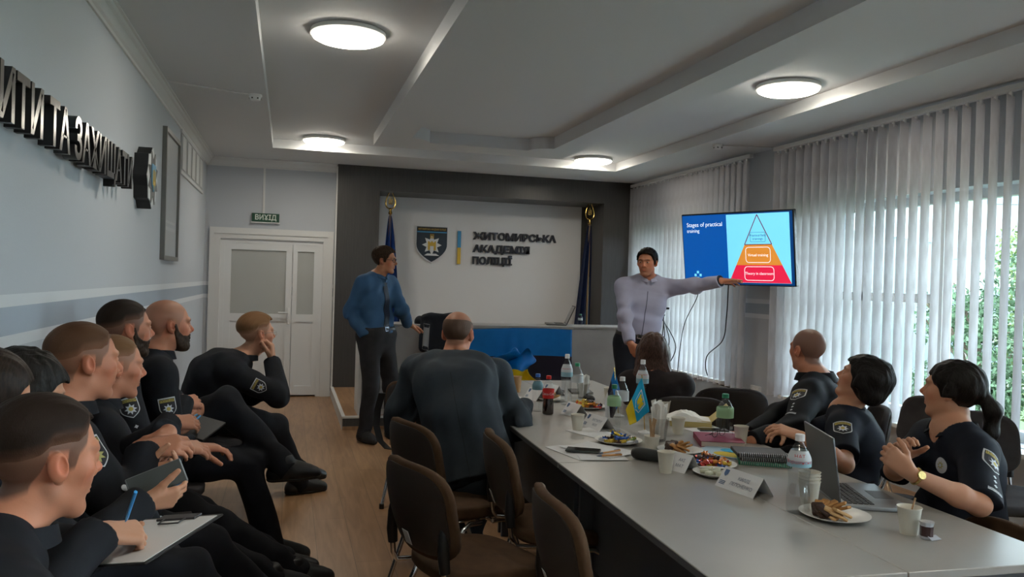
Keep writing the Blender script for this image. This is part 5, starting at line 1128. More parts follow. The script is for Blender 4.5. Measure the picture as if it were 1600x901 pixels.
plate(1.79, 2.325, .115, 'white plate of biscuits nearest the camera'); cookies(1.79, 2.325, .115, 16, 'plate nearest the camera', 4, ('biscuit', 'biscuit', 'biscuit_dark', 'biscuit_pale'))
plate(1.755, 3.37, .105, 'white plate of biscuits behind the glasses case'); cookies(1.755, 3.37, .105, 14, 'plate behind the glasses case', 5, ('biscuit', 'biscuit_dark', 'biscuit'))
plate(1.66, 4.98, .09, 'white plate of biscuits behind the cola bottle'); cookies(1.66, 4.98, .09, 6, 'plate behind the cola bottle', 6, ('biscuit_pale', 'biscuit'))
# name tents
mat('print_ink', (.10, .13, .20), .6); mat('print_blue', (.06, .12, .25), .6)
def tent(x, y, rz, w, label, lines, seed=0):
    t = thing('name_tent', label, 'name card', (x, y, TZ), rz); h = .07; d_ = .05
    b = MB(); b.grid(np.array([[(-w / 2, -d_, 0), (w / 2, -d_, 0)], [(-w / 2, 0, h), (w / 2, 0, h)], [(-w / 2, d_, 0), (w / 2, d_, 0)]])[:, ::-1], .0012); b.build('card', M['paper'], t)
    a = math.atan2(h, d_); f_ = np.array([[1, 0, 0, 0], [0, math.cos(a), -math.sin(a), -d_], [0, math.sin(a), math.cos(a), 0], [0, 0, 0, 1]], float); f_[:3, 3] += np.array([0, -math.sin(a), math.cos(a)]) * .0012
    b = MB(); b.M = f_; L = math.hypot(h, d_); b.prism(shift(shield(.022, .028), -w / 2 + .025, L - .024), 0, .0004); b.build('print_emblem', M['print_blue'], t)
    b = MB()
    for i, tx in enumerate(lines): v, f = text_mesh(tx, .019, 0); v = v + V(.022, L * .62 - .026 * i, .0003); b.M = f_; b.add(v, f)
    if lines: b.build('print_name', M['print_ink'], t)
    b = MB(); b.M = f_
    for k in range(3): b.prism(rect(-w / 2 + .012, .014 + .006 * k, -w / 2 + .042, .017 + .006 * k), 0, .0004)
    b.build('print_lines', M['print_blue'], t)
rT = lambda deg: -math.radians(deg)
tent(1.60, 4.0, rT(82), .20, 'white folded name tent behind the small cream cup', ['ІНСТИТУТ', 'МОЛ']); tent(1.60, 3.06, rT(70), .13, 'white folded name tent between the cup and the candy plate', ['АКІ', 'МАТ']); tent(1.675, 2.70, rT(80), .21, 'white folded name tent in the middle of the near table', ['КИЛЛІ', 'ЛЕПОНЕНКО']); tent(1.62, 4.42, rT(80), .15, 'white folded name tent in front of the far candy plate', []); tent(1.58, 5.05, rT(75), .16, 'white folded name tent between the kraft cup and the blue-capped bottle', []); tent(1.76, 5.25, rT(75), .16, 'white folded name tent behind the tall clear bottle', [])
# papers, phone, pens
for k, (x, y, a, lb) in enumerate(((1.30, 3.44, 12, 'lowest loose sheet under the black phone'), (1.36, 3.40, -8, 'middle loose sheet under the black phone'), (1.39, 3.45, 30, 'top loose sheet under the black phone'), (1.55, 3.85, 20, 'loose printed sheet behind the candy plate'), (2.28 - .10, 3.80, 5, 'white sheet at the table edge by the yellow folder'), (1.40, 5.13, 5, 'white sheets beside the suited man\'s arm'))):
    b = MB(); n = 9; P = np.array([[((i / 8 - .5) * .21, (j / 8 - .5) * .297, .0012 + .0022 * (k if k < 3 else 0) + .003 * max(0, math.sin(i * .8 + k) * (j / 8) ** 2)) for j in range(n)] for i in range(n)]); b.grid(P[:, ::1], .0008); o = b.build('paper_sheet', M['paper'], smooth=True, loc=(x, y, TZ + .001)); o.rotation_euler = (0, 0, math.radians(a)); tag(o, lb, 'paper')
def phone(x, y, z, rz, label, R=None, par=None, back='phone_back'):
    t = thing('smartphone', label, 'phone', (x, y, z), rz); b = MB(); b.bbox((0, 0, .0045), (.074, .155, .009), .006, R=R); b.build('case', M[back], t, smooth=True); b = MB(); b.bbox(V(0, 0, .0045) + (V(0, 0, .0047) if R is None else np.asarray(R) @ V(0, 0, .0047)), (.068, .148, .0006), .0002, R=R); b.build('screen', M['phone_glass'], t); return t
mat('phone_back', (.05, .06, .06), .3); mat('phone_glass', (.012, .014, .016), .08); mat('phone_silver', (.22, .24, .25), .25)
phone(1.30, 3.42, TZ + .0085, math.radians(62), 'black smartphone lying on the loose papers'); phone(2.20, 3.86, TZ, math.radians(75), 'black phone lying by the table edge left of the green-capped bottle')
mat('pen_orange', (.55, .25, .06), .4); mat('pen_blue', (.05, .3, .65), .35)
def pen(p, q, label, m_='pen_orange', tip='print_ink'):
    p, q = V(*p), V(*q); c_ = (p + q) / 2; t = thing('pen', label, 'pen', tuple(c_)); d_ = q - p; b = MB(); b.tube([p - c_, p - c_ + d_ * .8], .0042, 8); b.build('barrel', M[m_], t, smooth=True); b = MB(); b.tube([p - c_ + d_ * .8, p - c_ + d_ * .9, q - c_], [.0042, .0036, .0008], 8); b.build('tip', M[tip], t, smooth=True); b = MB(); b.tube([p - c_ + d_ * .03 + V(0, 0, .005), p - c_ + d_ * .27 + V(0, 0, .005)], .0012, 5); b.build('clip', M[tip], t)
pen((1.47, 3.40, TZ + .013), (1.34, 3.34, TZ + .013), 'orange pen on the papers beside the black phone, nearer the candy plate'); pen((1.44, 3.31, TZ + .013), (1.315, 3.295, TZ + .013), 'orange pen on the papers nearest the camera')
g = uni([(rc((1.495, 3.27, TZ + .027), (1.565, 3.19, TZ + .026), .027, .026), 0)]); mat('case_dark', (.028, .03, .03), .45)
gc = thing('glasses_case', 'dark rounded glasses case on the table beside the cream cup', 'glasses case', (1.53, 3.23, TZ)); field_obj('case_shell', cut(lambda p: g(p), (0, 0, TZ + .001), (0, 0, -1)), V(1.42, 3.12, .7), V(1.64, 3.36, .82), .005, M['case_dark'], gc); b = MB(); b.tube([(-.052, .028, .027), (.015, -.058, .026)], .0012, 5); b.build('seam', M['black_plastic'], gc)
# books and notebooks
mat('book_red', (.24, .02, .06), .5); mat('book_pages', (.55, .45, .38), .8); mat('folder_print', (.35, .48, .58), .5); mat('notebook_black', (.015, .016, .018), .5); mat('notebook_green', (.02, .18, .10), .5); mat('folder_yellow', (.55, .43, .17), .6); mat('diary_maroon', (.07, .03, .04), .5)
def book(x, y, z, rz, w, l, h, m_, label, nm='book', cat='book', pages='book_pages'):
    t = thing(nm, label, cat, (x, y, z), rz); b = MB(); b.box((-w / 2, -l / 2, 0), (w / 2, l / 2, .002)); b.box((-w / 2, -l / 2, h - .002), (w / 2, l / 2, h)); b.box((-w / 2, -l / 2, .002), (-w / 2 + .003, l / 2, h - .002)); b.build('cover', M[m_], t); b = MB(); b.box((-w / 2 + .003, -l / 2 + .004, .002), (w / 2 - .004, l / 2 - .004, h - .002)); b.build('pages', M[pages], t); return t
book(2.06, 3.56, TZ, math.radians(-20), .21, .25, .028, 'book_red', 'thick dark red book with glasses lying on it')
def spiral(x, y, z, rz, m_, label):
    t = thing('spiral_notebook', label, 'notebook', (x, y, z), rz); b = MB(); b.bbox((0, 0, .008), (.16, .22, .016), .002, seg=1); b.build('cover', M[m_], t); b = MB()
    for k in range(24): yy = -.102 + .0088 * k; b.tube([(-.08 + .011 * math.cos(a), yy, .008 + .012 * math.sin(a)) for a in np.linspace(0, 6.28, 9)[:-1]], .0013, 5, closed=True)
    o = b.build('spiral_wire', M['steel'], t); o['kind'] = 'stuff'; return t
spiral(2.03, 3.12, TZ, math.radians(62), 'notebook_green', 'green spiral notebook at the bottom of the pile'); spiral(2.035, 3.13, TZ + .017, math.radians(66), 'notebook_black', 'black spiral notebook in the middle of the pile'); spiral(2.02, 3.14, TZ + .034, math.radians(70), 'notebook_black', 'top black spiral notebook on the pile')
b = MB(); b.bbox((0, 0, .002), (.21, .28, .004), .001, seg=1); o = b.build('brochure', M['folder_print'], loc=(1.98, 3.32, TZ + .0005)); o.rotation_euler = (0, 0, math.radians(40)); tag(o, 'pale blue and yellow printed brochure beside the red book', 'brochure')
for nm_, px_, m_ in (('print_swoosh', -.04, 'ua_yellow'), ('print_panel', .05, 'bright_blue')): b = MB(); b.prism([(px_ + .055 * math.cos(a), -.03 + .09 * math.sin(a)) for a in np.linspace(0, 6.28, 20)[:-1]], .0042, .0046); b.build(nm_, M[m_], o)
book(2.12, 3.28, TZ + .0048, math.radians(60), .11, .17, .012, 'diary_maroon', 'slim maroon diary lying on the brochure')
# glasses on the red book
t = thing('eyeglasses', 'folded thin-rimmed glasses lying on the red book', 'glasses', (2.06, 3.56, TZ + .03), .5); b = MB()
for q in (-1, 1): b.tube([(q * .033 + .025 * math.cos(a), .0, .02 + .018 * math.sin(a)) for a in np.linspace(0, 6.28, 17)[:-1]], .0014, 6, closed=True)
b.tube([(-.009, 0, .025), (.009, 0, .025)], .0014, 6); b.build('rims', M['leather'], t); b = MB(); b.tube([(-.058, 0, .025), (-.05, .02, .012), (.05, .03, .003)], .0014, 6); b.tube([(.058, 0, .025), (.055, .04, .012), (-.04, .05, .003)], .0014, 6); b.build('temples', M['leather'], t)
# open yellow box of sweets
t = thing('open_box', 'open yellow cardboard box with a raised lid by the table edge', 'box', (2.17, 4.06, TZ), math.radians(-25)); b = MB(); b.box((-.11, -.09, 0), (.11, .09, .004)); b.box((-.11, -.09, .004), (.11, -.086, .035)); b.box((-.11, .086, .004), (.11, .09, .035)); b.box((-.11, -.086, .004), (-.106, .086, .035)); b.box((.106, -.086, .004), (.11, .086, .035)); b.build('tray', M['folder_yellow'], t); b = MB(); b.grid(np.array([[(.11, -.09, .035), (.11, .09, .035)], [(.20, -.09, .115), (.20, .09, .115)]]), .003); b.build('lid', M['folder_yellow'], t)
rs = np.random.RandomState(3); P = np.array([[((i / 9 - .5) * .24 - .01, (j / 9 - .5) * .19, .03 + .055 * math.exp(-((i - 3.5) / 3) ** 2) * (.5 + .5 * rs.uniform()) * (j > 0) * (j < 9)) for j in range(10)] for i in range(10)]); b = MB(); b.grid(P, .001); b.build('crumpled_liner', M['napkin'], t)
# small table flags
def table_flag(x, y, corners, label, strips, emblem=False):
    t = thing('table_flag', label, 'flag', (x, y, TZ)); b = MB(); b.lathe([(.035, 0), (.035, .008), (.012, .014), (.006, .02)], 24); b.build('stand', M['cap_white'], t, smooth=True)
    K = [at(*q) - V(x, y, TZ) for q in corners]; top = K[0]; b = MB(); b.tube([(0, 0, .015), top, top + nrm(top) * .012], .0028, 7); b.build('pole', M['gold_leaf'], t, smooth=True)
    n, k = 18, 24; P = np.zeros((n, k, 3)); hx = nrm(K[2] - K[0]) ; hx = V(_R0[0], _R0[1], 0); tow = V(-_R0[1], _R0[0], 0)
    for i in range(n):
        for j in range(k):
            u, w = i / (n - 1), j / (k - 1); P[i, j] = (K[0] * (1 - u) + K[1] * u) * (1 - w) + (K[2] * (1 - u) + K[3] * u) * w + tow * (.012 * math.sin(w * 7 + u * 3) * w + .008 * math.sin(u * 8)) + V(0, 0, -.008 * math.sin(u * 3.14) * w)
    fl = hang(P, 'cloth', lambda i, j: strips[min(len(strips) - 1, i * len(strips) // (n - 1))], None, None, t, .0012)
    if emblem:
        nm = nrm(tow)
        def q(u, w): i = min(n - 1.001, u * (n - 1)); j = min(k - 1.001, w * (k - 1)); a, c = int(i), int(j); fi_, fj = i - a, j - c; return P[a, c] * (1 - fi_) * (1 - fj) + P[a + 1, c] * fi_ * (1 - fj) + P[a, c + 1] * (1 - fi_) * fj + P[a + 1, c + 1] * fi_ * fj
        for nm2, mm_, pts in (('emblem_outline', 'est_white', [(.12, .25), (.12, .72), (.5, .74), (.62, .5), (.5, .24)]), ('emblem_field', 'bright_blue', [(.15, .28), (.15, .69), (.48, .71), (.58, .5), (.48, .27)]), ('emblem_trident', 'ua_yellow', [(.18, .33), (.45, .34), (.47, .47), (.25, .47), (.25, .53), (.47, .53), (.45, .66), (.18, .66), (.18, .6), (.38, .6), (.38, .57), (.18, .55), (.18, .45), (.38, .43), (.38, .4), (.18, .4)])):
            v, f = fine_poly(pts, .06); off = {'emblem_outline': .0012, 'emblem_field': .0018, 'emblem_trident': .0024}[nm2]
            for sg in (1, -1): b = MB(); b.add([q(a, c) + nm * sg * off for a, c in v], f); b.build(nm2, M[mm_], fl)
table_flag(1.86, 4.34, ((960, 577, 4.70), (945, 625, 4.68), (972, 622, 4.66), (947, 672, 4.62)), 'small blue, black and white table flag on a stand', ('est_blue', 'est_black', 'est_white'))
table_flag(1.79, 3.83, ((1003, 589, 4.12), (978, 640, 4.10), (1015, 643, 4.06), (984, 664, 4.02)), 'small bright blue and yellow table flag with a trident emblem', ('bright_blue', 'bright_blue', 'bright_blue', 'ua_yellow', 'ua_yellow'), True)
# laptop on the table, laptop and bottle on the counter
mat('laptop_grey', (.14, .145, .15), .35, .6); mat('laptop_silver', (.36, .38, .40), .3, .6); mat('keys', (.02, .022, .025), .5); mat('lcd', (.012, .014, .018), .15)
def laptop(x, y, z, rz, w, d_, open_, label, lidm='laptop_grey', basem='laptop_silver'):
    t = thing('laptop', label, 'laptop', (x, y, z), rz); b = MB(); b.bbox((0, 0, .009), (w, d_, .016), .005); b.build('base', M[basem], t, smooth=True); b = MB()
    for r_ in range(5):
        for k in range(13): kw = (w * .86) / 13; b.bbox((-w * .43 + kw * (k + .5), d_ * .36 - .019 * r_ - .005, .0185), (kw * .86, .016, .003), .001, seg=1)
    ky = b.build('keyboard', M['keys'], t); b = MB(); b.box((-.055, -d_ * .44, .0172), (.055, -d_ * .16, .0178)); b.build('touchpad', M['laptop_grey'], t)
    a = math.radians(open_); R_ = np.array([[1, 0, 0], [0, math.cos(a), -math.sin(a)], [0, math.sin(a), math.cos(a)]]); b = MB(); c_ = V(0, d_ / 2, .012) + R_ @ V(0, -d_ / 2, .0); b.bbox(c_, (w, d_, .008), .003, R=R_); ld = b.build('lid', M[lidm], t, smooth=True); b = MB(); b.bbox(c_ + R_ @ V(0, 0, -.0045), (w * .95, d_ * .9, .001), .0004, R=R_); b.build('screen', M['lcd'], ld)
laptop(2.05, 2.53, TZ, math.radians(70), .355, .24, -98, 'open laptop with dark lid on the near table before the officers'); laptop(2.86, 8.50, 1.042, math.radians(-104), .33, .22, -114, 'dark laptop with a tilted lid on the counter below the lettering', 'keys', 'laptop_grey')
bottle(3.13, 8.45, 1.042, .125, .026, 'cap_green', 'label_pale', 'small clear water bottle on the counter near the right flag', .45, .65)
# wrapped chocolate and other bits
t = thing('creamer_pot', 'crumpled brown and silver foil pot at the near right of the table', 'creamer', (1.935, 2.075, TZ), .3); b = MB(); b.lathe([(.016, 0), (.019, .003), (.0185, .02), (.0195, .045), (.022, .05), (.0225, .054), (.004, .056)], 9); b.build('foil_cup', M['foil_silver'], t); b = MB(); b.lathe([(.0194, .010), (.0192, .022), (.0202, .041)], 9, capb=False, capt=False); b.build('label_wrap', M['foil_dark'], t); b = MB(); b.grid(np.array([[(-.02, -.028, .004), (.03, -.03, .002)], [(-.015, -.012, .012), (.035, -.008, .009)]]), .001); b.build('foil_tab', M['foil_silver'], t)
t = thing('computer_mouse', 'black computer mouse at the far end of the table', 'mouse', (1.93, 5.0, TZ), .4); field_obj('shell', cut(el((1.93, 5.0, TZ + .008), (.03, .05, .026)), (0, 0, TZ), (0, 0, -1)), V(1.85, 4.9, .7), V(2.0, 5.1, .8), .004, M['black_plastic'], t); b = MB(); b.tube([(0, .03, .03), (0, .012, .036)], .003, 6); b.build('wheel', M['dark_grey'], t)
cable([(1.44, 5.40, TZ + .004), (1.50, 5.44, TZ + .03), (1.56, 5.55, TZ + .01), (1.46, 5.60, TZ + .004), (1.40, 5.50, TZ + .02), (1.50, 5.62, TZ + .05), (1.62, 5.80, TZ + .005)], .004, 'black cable coiled on the far end of the table', 'black_plastic')
book(1.375, 4.93, TZ, math.radians(8), .15, .21, .014, 'notebook_black', 'white-topped notebook beside the suited man\'s right arm', 'notebook', 'notebook', 'paper'); book(1.80, 5.45, TZ, .1, .15, .21, .012, 'notebook_black', 'dark notebook behind the tall clear bottle', 'notebook', 'notebook', 'paper'); book(2.0, 5.35, TZ, -.2, .15, .21, .012, 'notebook_black', 'dark notebook beside the far napkin cup', 'notebook', 'notebook', 'paper')
# ---------------------------------------------------------------- the people
TN = dict(fair=(.51, .25, .15), ruddy=(.48, .20, .115), tan=(.40, .185, .105), pale=(.46, .27, .19))
def leg(x, y, yaw, toe=None, z=.085, **k): d = dict(t=(x, y, z), fd=fwd(yaw if toe is None else toe)); d.update(k); return d
def A(px, py, d): return tuple(at(px, py, d))
dn = (0, 0, -1); up = (0, 0, 1)
BEARD = lambda hf, H, R, s, th, top=-.035: (lambda p: smax(smax(hf(p) - th * s, (((p - H) @ R)[:, 2] / s - top - .05 * (((p - H) @ R)[:, 1] / s < .035)) * s, .006), -(((p - H) @ R)[:, 1] + .012 * s), .006))
def beard(I, th, top, mt, hh=.0035):
    H, R, s, hf = I['H'], I['RH'], I['hs'], I['hf']
    def g(p):
        q = ((p - H) @ R) / s; ln = np.interp(q[:, 1], V([-.01, .012, .03, .05, .075, .09, .12]), V([.0, .012, -.028, -.045, -.047, -.041, -.041])); d = hf(p) - th * s * (.7 + .5 * np.clip((-q[:, 2] - .05) / .04, 0, 1)); n = .0012 * np.sin(q[:, 0] * 330) * np.sin(q[:, 2] * 240)
        d = smax(d + n, (q[:, 2] - ln) * .7 * s, .006); d = smax(d, -(q[:, 1] - .004 + .25 * (q[:, 2] + .02)) * s, .006); d = smax(d, -(q[:, 2] + .126) * s, .012)
        m = el(V(0, .1, -.062), V(.024, .03, .0125)); return smax(d, -m(q) * s, .004)
    field_obj('beard', g, H - .15, H + .15, hh, M[mt], I['T'], levels=2, slack=3.)
# --- near officer at the lower left
# standing man, left
I = person('man in a blue shirt and dark tie standing by the counter, hand in pocket', 140, (.80, 7.56, .95), A(602, 407, 7.45), hyaw=112, hpitch=-2, cyaw=138, s=1.0, outfit='shirt', cloth='blue_shirt', trousers='dark_trousers', tuck=True, collar='shirt', tone=TN['tan'], stubble=.15, top_name='shirt', slouch=.015,
    R=dict(t=A(570, 524, 7.35), pole=(-.8, .5, -.2), fd=(.62, .12, -1), pn=(.6, .4, 0.2), curl=(8, 14, 10)), L=dict(t=A(637, 506, 7.72), pole=(.15, -1, -.5), fd=(.85, .35, -.38), pn=(-.1, -.2, -1), curl=(6, 14, 10)),
    RF=leg(.70, 7.47, 150), LF=leg(.98, 7.60, 130), hair=dict(top=.02, side=.009, tuft=.005, line=HAIR_LINE), hairmat='hair_brown', shoe='shoe_grey', brow=(.08, .05, .03))
W = I['W']; b = MB()
for q in (-1, 1): b.tube([W(q * .033 + .023 * math.cos(a), .098 - .012 * abs(math.cos(a)) * (q * math.cos(a) > 0), .004 + .017 * math.sin(a)) - I['base'] for a in np.linspace(0, 6.28, 17)[:-1]], .0022, 6, closed=True); b.tube([W(q * .056, .088, .008) - I['base'], W(q * .078, .05, .010) - I['base'], W(q * .083, -.01, .008) - I['base']], .0022, 6)
b.tube([W(-.011, .099, .008) - I['base'], W(.011, .099, .008) - I['base']], .002, 6); b.build('eyeglasses', M['leather'], I['T'])
def tie(I, m_, top=.95, bot=.08, w0=.028, w1=.042):
    P = []; n = 26
    for i in range(n):
        u = i / (n - 1); c = I['lv'](top + (bot - top) * u, .8) + I['f1'] * .16; ww = w0 + (w1 - w0) * u ** 1.3; ww *= 1 if u < .94 else (1 - (u - .94) / .06 * .95); row = []
        for j in range(7): row.append((j / 6 - .5) * 2 * ww)
        pts = np.stack([np.array(row), np.zeros(7)], 1); P.append(decal_pts(I['cfold'], c, I['f1'] + V(0, 0, .0), I['ax'], pts, .006))
    b = MB(); b.grid(np.array(P) - I['base'], .004); o = b.build('tie', M[m_], I['T'], smooth=True)
    c = I['lv'](top + .02, .8) + I['f1'] * .15; v, f = fine_poly([(-.022, .022), (.022, .022), (.013, -.02), (-.013, -.02)]); p = decal_pts(I['cfold'], c, I['f1'], I['ax'], v, .012); b = MB(); b.add(p - I['base'], f); b.build('knot', M[m_], o)
tie(I, 'tie')
def belt(I, t=.016, z=.085, buckle=True):
    tz = I['torso'](t, .012); P, ax = I['P'], I['ax']; c = P + ax * z * I['s']; g = cut(cut(tz, c + ax * .018, ax, .003), c - ax * .018, -ax, .003); field_obj('belt', g, c - .3, c + .3, .008, M['leather'], I['T'])
    if buckle: decal('buckle', I['T'], tz, c + I['f0'] * .14, I['f0'], ax, [lay([(-.024, -.02), (.024, -.02), (.024, .02), (-.024, .02)], M['steel']), lay([(-.015, -.012), (.015, -.012), (.015, .012), (-.015, .012)], M['leather'])], I['base'])
belt(I, .021)
# pointing man, right
I = person('man in a pale shirt standing and pointing at the television', 198, (3.06, 6.78, .96), A(1011, 410, 7.25), hyaw=222, hpitch=-4, cyaw=193, s=1.04, wide=1.10, belly=.03, outfit='shirt', cloth='pale_shirt', trousers='navy_trousers', tuck=True, collar='shirt', tone=TN['ruddy'], stubble=.4, top_name='shirt', slouch=.01, fat=.004, folds_amp=.013,
    R=dict(t=A(985, 540, 7.0), pole=(-1, .35, 0), fd=(.62, .1, -1), pn=(.5, .4, 0.2), curl=(8, 14, 10)), L=dict(t=A(1131, 438, 6.86), pole=(.2, .3, -1), fd=(1, -.12, -.03), pn=(-.1, -.45, -1), curls=((2, 6, 4), (4, 8, 6), (10, 14, 8), (18, 18, 10)), spread=7, thumb=(.9, .55, .25), tc=8),
    RF=leg(2.95, 6.72, 210), LF=leg(3.26, 6.76, 180), hair=dict(top=.014, side=.006, front=.01), hairmat='hair_black', shoe='shoe_black', brow=(.02, .015, .012))
def placket(I, m_, t0=.92, t1=.0, w=.004):
    P = []
    for i in range(24):
        c = I['lv'](t0 + (t1 - t0) * i / 23, .8) + I['f1'] * .18; P.append(decal_pts(I['cfold'], c, I['f1'], I['ax'], np.array([(-w, 0), (0, 0), (w, 0)], float), .002))
    b = MB(); b.grid(np.array(P) - I['base'], .001); b.build('placket', M[m_], I['top'], smooth=True)
mat('placket_dark', (.10, .10, .14), .7); placket(I, 'placket_dark'); belt(I, .021)
d_ = nrm(I['wr']['L'] - I['el']['L']); g0 = rc(I['el']['L'], I['wr']['L'] + d_ * .05, .062, .046); c_ = I['wr']['L'] - d_ * .005; field_obj('cuff', cut(cut(g0, c_ + d_ * .012, d_, .003), c_ - d_ * .012, -d_, .003), c_ - .1, c_ + .1, .006, M['navy_trousers'], I['T'])
# suited man from behind
I = person('bald man in a dark grey suit sitting at the table, seen from behind', 24, (.92, 3.98, .57), A(716, 522, 4.55), hyaw=30, hpitch=-8, cyaw=14, s=1.05, wide=1.14, belly=.02, outfit='suit', cloth='suit', trousers='suit', collar='suit', tone=TN['ruddy'], top_name='suit_jacket', slouch=.09, hem=.10, folds_amp=.022, fat=.005,
    L=dict(t=(.84, 4.50, .80), pole=(-1, -.25, -.4), fd=(.6, .8, -.2), pn=(0, 0, -1)), R=dict(t=(1.30, 4.40, .80), pole=(.35, -.5, -1), fd=(.1, 1, -.03), pn=(-.2, 0, -1)),
    LF=leg(.86, 4.42, 10), RF=leg(1.02, 4.40, 25), hair=dict(top=.003, side=.003, tuft=.0005, hole=el(V(0, .0, .10), V(.074, .108, .078))), hairmat='hair_grizzle', shaved=((.16, .09, .06), .5), neck_r=.062, nb=.0)
mat('seam_dark', (.012, .016, .02), .8); P_ = [decal_pts(I['cfold'], I['lv'](.98 - 1.1 * i / 23, .8) - I['f1'] * .20, -I['f1'], I['ax'], np.array([(-.0025, 0), (0, 0), (.0025, 0)], float), .0015) for i in range(24)]; b = MB(); b.grid(np.array(P_) - I['base'], .001); b.build('back_seam', M['seam_dark'], I['top'], smooth=True)
# long-haired woman from behind
def longhair(H, R, s, f, r, S):
    w = lambda x, y, z: H + R @ (V(x, y, z) * s); it = []
    for k, x in enumerate((-.075, -.045, -.015, .015, .045, .075)): it.append((rc(w(x * .8, -.05, .0), w(x * 1.05, -.085, -.15), .04, .040), .035)); it.append((rc(w(x * 1.05, -.085, -.15), w(x * 1.1 - .02, -.16, -.52 - .012 * (k % 3)), .042, .026), .035))
    it.append((rc(w(-.08, .0, .02), w(-.095, -.03, -.19), .024, .03), .03)); it.append((rc(w(.08, .0, .02), w(.095, -.03, -.15), .024, .03), .03))
    return it, [w(-.15, -.1, -.62), w(.15, -.2, -.62), w(0, -.25, -.3)]
I = person('woman with long brown hair seen from behind at the far right of the table', 30, (2.40, 4.62, .56), A(1020, 549, 5.05), hyaw=22, hpitch=3, s=.95, fem=True, outfit='jacket', cloth='brown_top', trousers='police_trousers', collar='none', tone=TN['fair'], top_name='pullover', slouch=.05,
    L=dict(t=(2.34, 5.02, .80), pole=(-.4, -.3, -1), fd=(.3, 1, .1), pn=(0, 0, -1)), R=dict(t=(2.48, 5.03, .80), pole=(1, -.3, -.5), fd=(-.3, 1, 0), pn=(0, 0, -1)), LF=leg(2.42, 5.08, 20), RF=leg(2.58, 5.05, 30), hair=dict(top=.014, side=.014, back=.012, tuft=.0012, line=((-.13, -.12), (-.02, -.12), (.015, -.10), (.03, .0), (.05, .04), (.066, .075), (.13, .085)), more=longhair, part=.004), hairmat='hair_long')
# three officers on the window side
I = person('cropped-haired officer turned towards the television, by the blinds', -52, (2.90, 4.02, .57), A(1261, 547, 4.62), hyaw=-6, hpitch=3, cyaw=-42, s=1.10, hs=1.04, wide=1.08, tone=TN['ruddy'], slouch=.05, belly=.015, L=dict(t=A(1176, 690, 4.02), pole=(-.25, -1, -.7), fd=(-.7, .7, -.05), pn=(0, 0, -1)), R=dict(t=(2.58, 4.12, .66), pole=(-.2, .8, -.5), fd=(-1, .2, 0), pn=(0, 0, -1)),
    LF=leg(2.52, 4.10, -70), RF=leg(2.65, 4.42, -50), hair=None, shaved=((.13, .085, .07), .75), neck_r=.062, fat=.004, collar='stand')
arm_patch(I, 'L', .34, out=V(-.95, -.55, .2), dots=3, w=.085, h=.10)
def bob(H, R, s, f, r, S):
    w = lambda x, y, z: H + R @ (V(x, y, z) * s); return [(el(w(0, -.045, .015), V(.098, .098, .105) * s, R), .03), (rc(w(-.05, -.085, -.04), w(.05, -.085, -.04), .045 * s, .045 * s), .03)], [w(-.1, -.14, -.1), w(.1, -.1, .15)]
I = person('short black-haired officer looking up, chin raised, behind the laptop', -52, (2.64, 3.34, .58), A(1345, 594, 3.86), hyaw=-40, hpitch=24, cyaw=-50, s=.96, nb=-.10, fem=True, outfit='polo', cloth='police_polo', sleeve=.80, collar='polo', tone=TN['fair'], top_name='polo_shirt', slouch=.05, neck_r=.048,
    L=dict(t=A(1252, 682, 3.45), pole=(-.2, -1, -.8), fd=(-.75, .55, .25), pn=(.3, .2, -1)), R=dict(t=(2.42, 3.55, .79), pole=(.2, .8, -.5), fd=(-.9, -.3, 0), pn=(0, 0, -1)), LF=leg(2.42, 3.32, -70), RF=leg(2.5, 3.56, -60), hair=dict(top=.02, side=.012, back=.014, tuft=.002, more=bob, line=((-.13, -.06), (-.045, -.06), (-.03, -.02), (.02, -.03), (.03, .012), (.05, .03), (.066, .06), (.13, .07))), hairmat='hair_black', brow=(.03, .02, .015))
arm_patch(I, 'L', .34, out=V(-.6, -.8, .3), w=.08, h=.095)
def ponytail(H, R, s, f, r, S):
    w = lambda x, y, z: H + R @ (V(x, y, z) * s); return [(el(w(0, -.026, .033), V(.082, .101, .090) * s, R), .015), (rc(w(.0, -.12, -.005), w(.0, -.155, -.05), .026, .032), .02), (rc(w(.0, -.155, -.05), w(.01, -.155, -.14), .032, .026), .02), (rc(w(.01, -.155, -.14), w(.02, -.13, -.22), .026, .010), .02)], [w(0, -.2, -.28), w(.1, -.2, 0), w(-.1, -.2, 0)]
I = person('officer with a dark ponytail and clasped hands beside the laptop', -72, (2.64, 2.66, .58), A(1486, 610, 3.24), hyaw=-33, hpitch=5, cyaw=-74, s=.99, nb=-.05, fem=True, wide=1.04, belly=.02, outfit='polo', cloth='police_polo', sleeve=.98, collar='polo', tone=TN['fair'], top_name='polo_shirt', slouch=.03, hh=.003, neck_r=.052, fat=.005,
    L=dict(t=A(1425, 741, 2.82), pole=(.1, -1, -.9), fd=(-.55, .55, .62), pn=(.5, .75, -.1), curl=(45, 60, 35)), R=dict(t=A(1405, 722, 3.02), pole=(-.2, .6, -.8), fd=(-.25, -.45, .85), pn=(-.2, -.9, -.2), curl=(30, 40, 30)), LF=leg(2.42, 2.55, -75), RF=leg(2.5, 2.85, -60), hair=dict(top=.008, side=.006, back=.004, more=ponytail, tuft=.002, line=((-.13, -.06), (-.045, -.06), (-.03, -.015), (.02, -.02), (.03, .012), (.05, .03), (.07, .055), (.13, .062))), hairmat='hair_black', brow=(.03, .02, .015))
arm_patch(I, 'L', .36, dots=3, w=.085, h=.10); chest_badge(I, -.075, .76, .031)
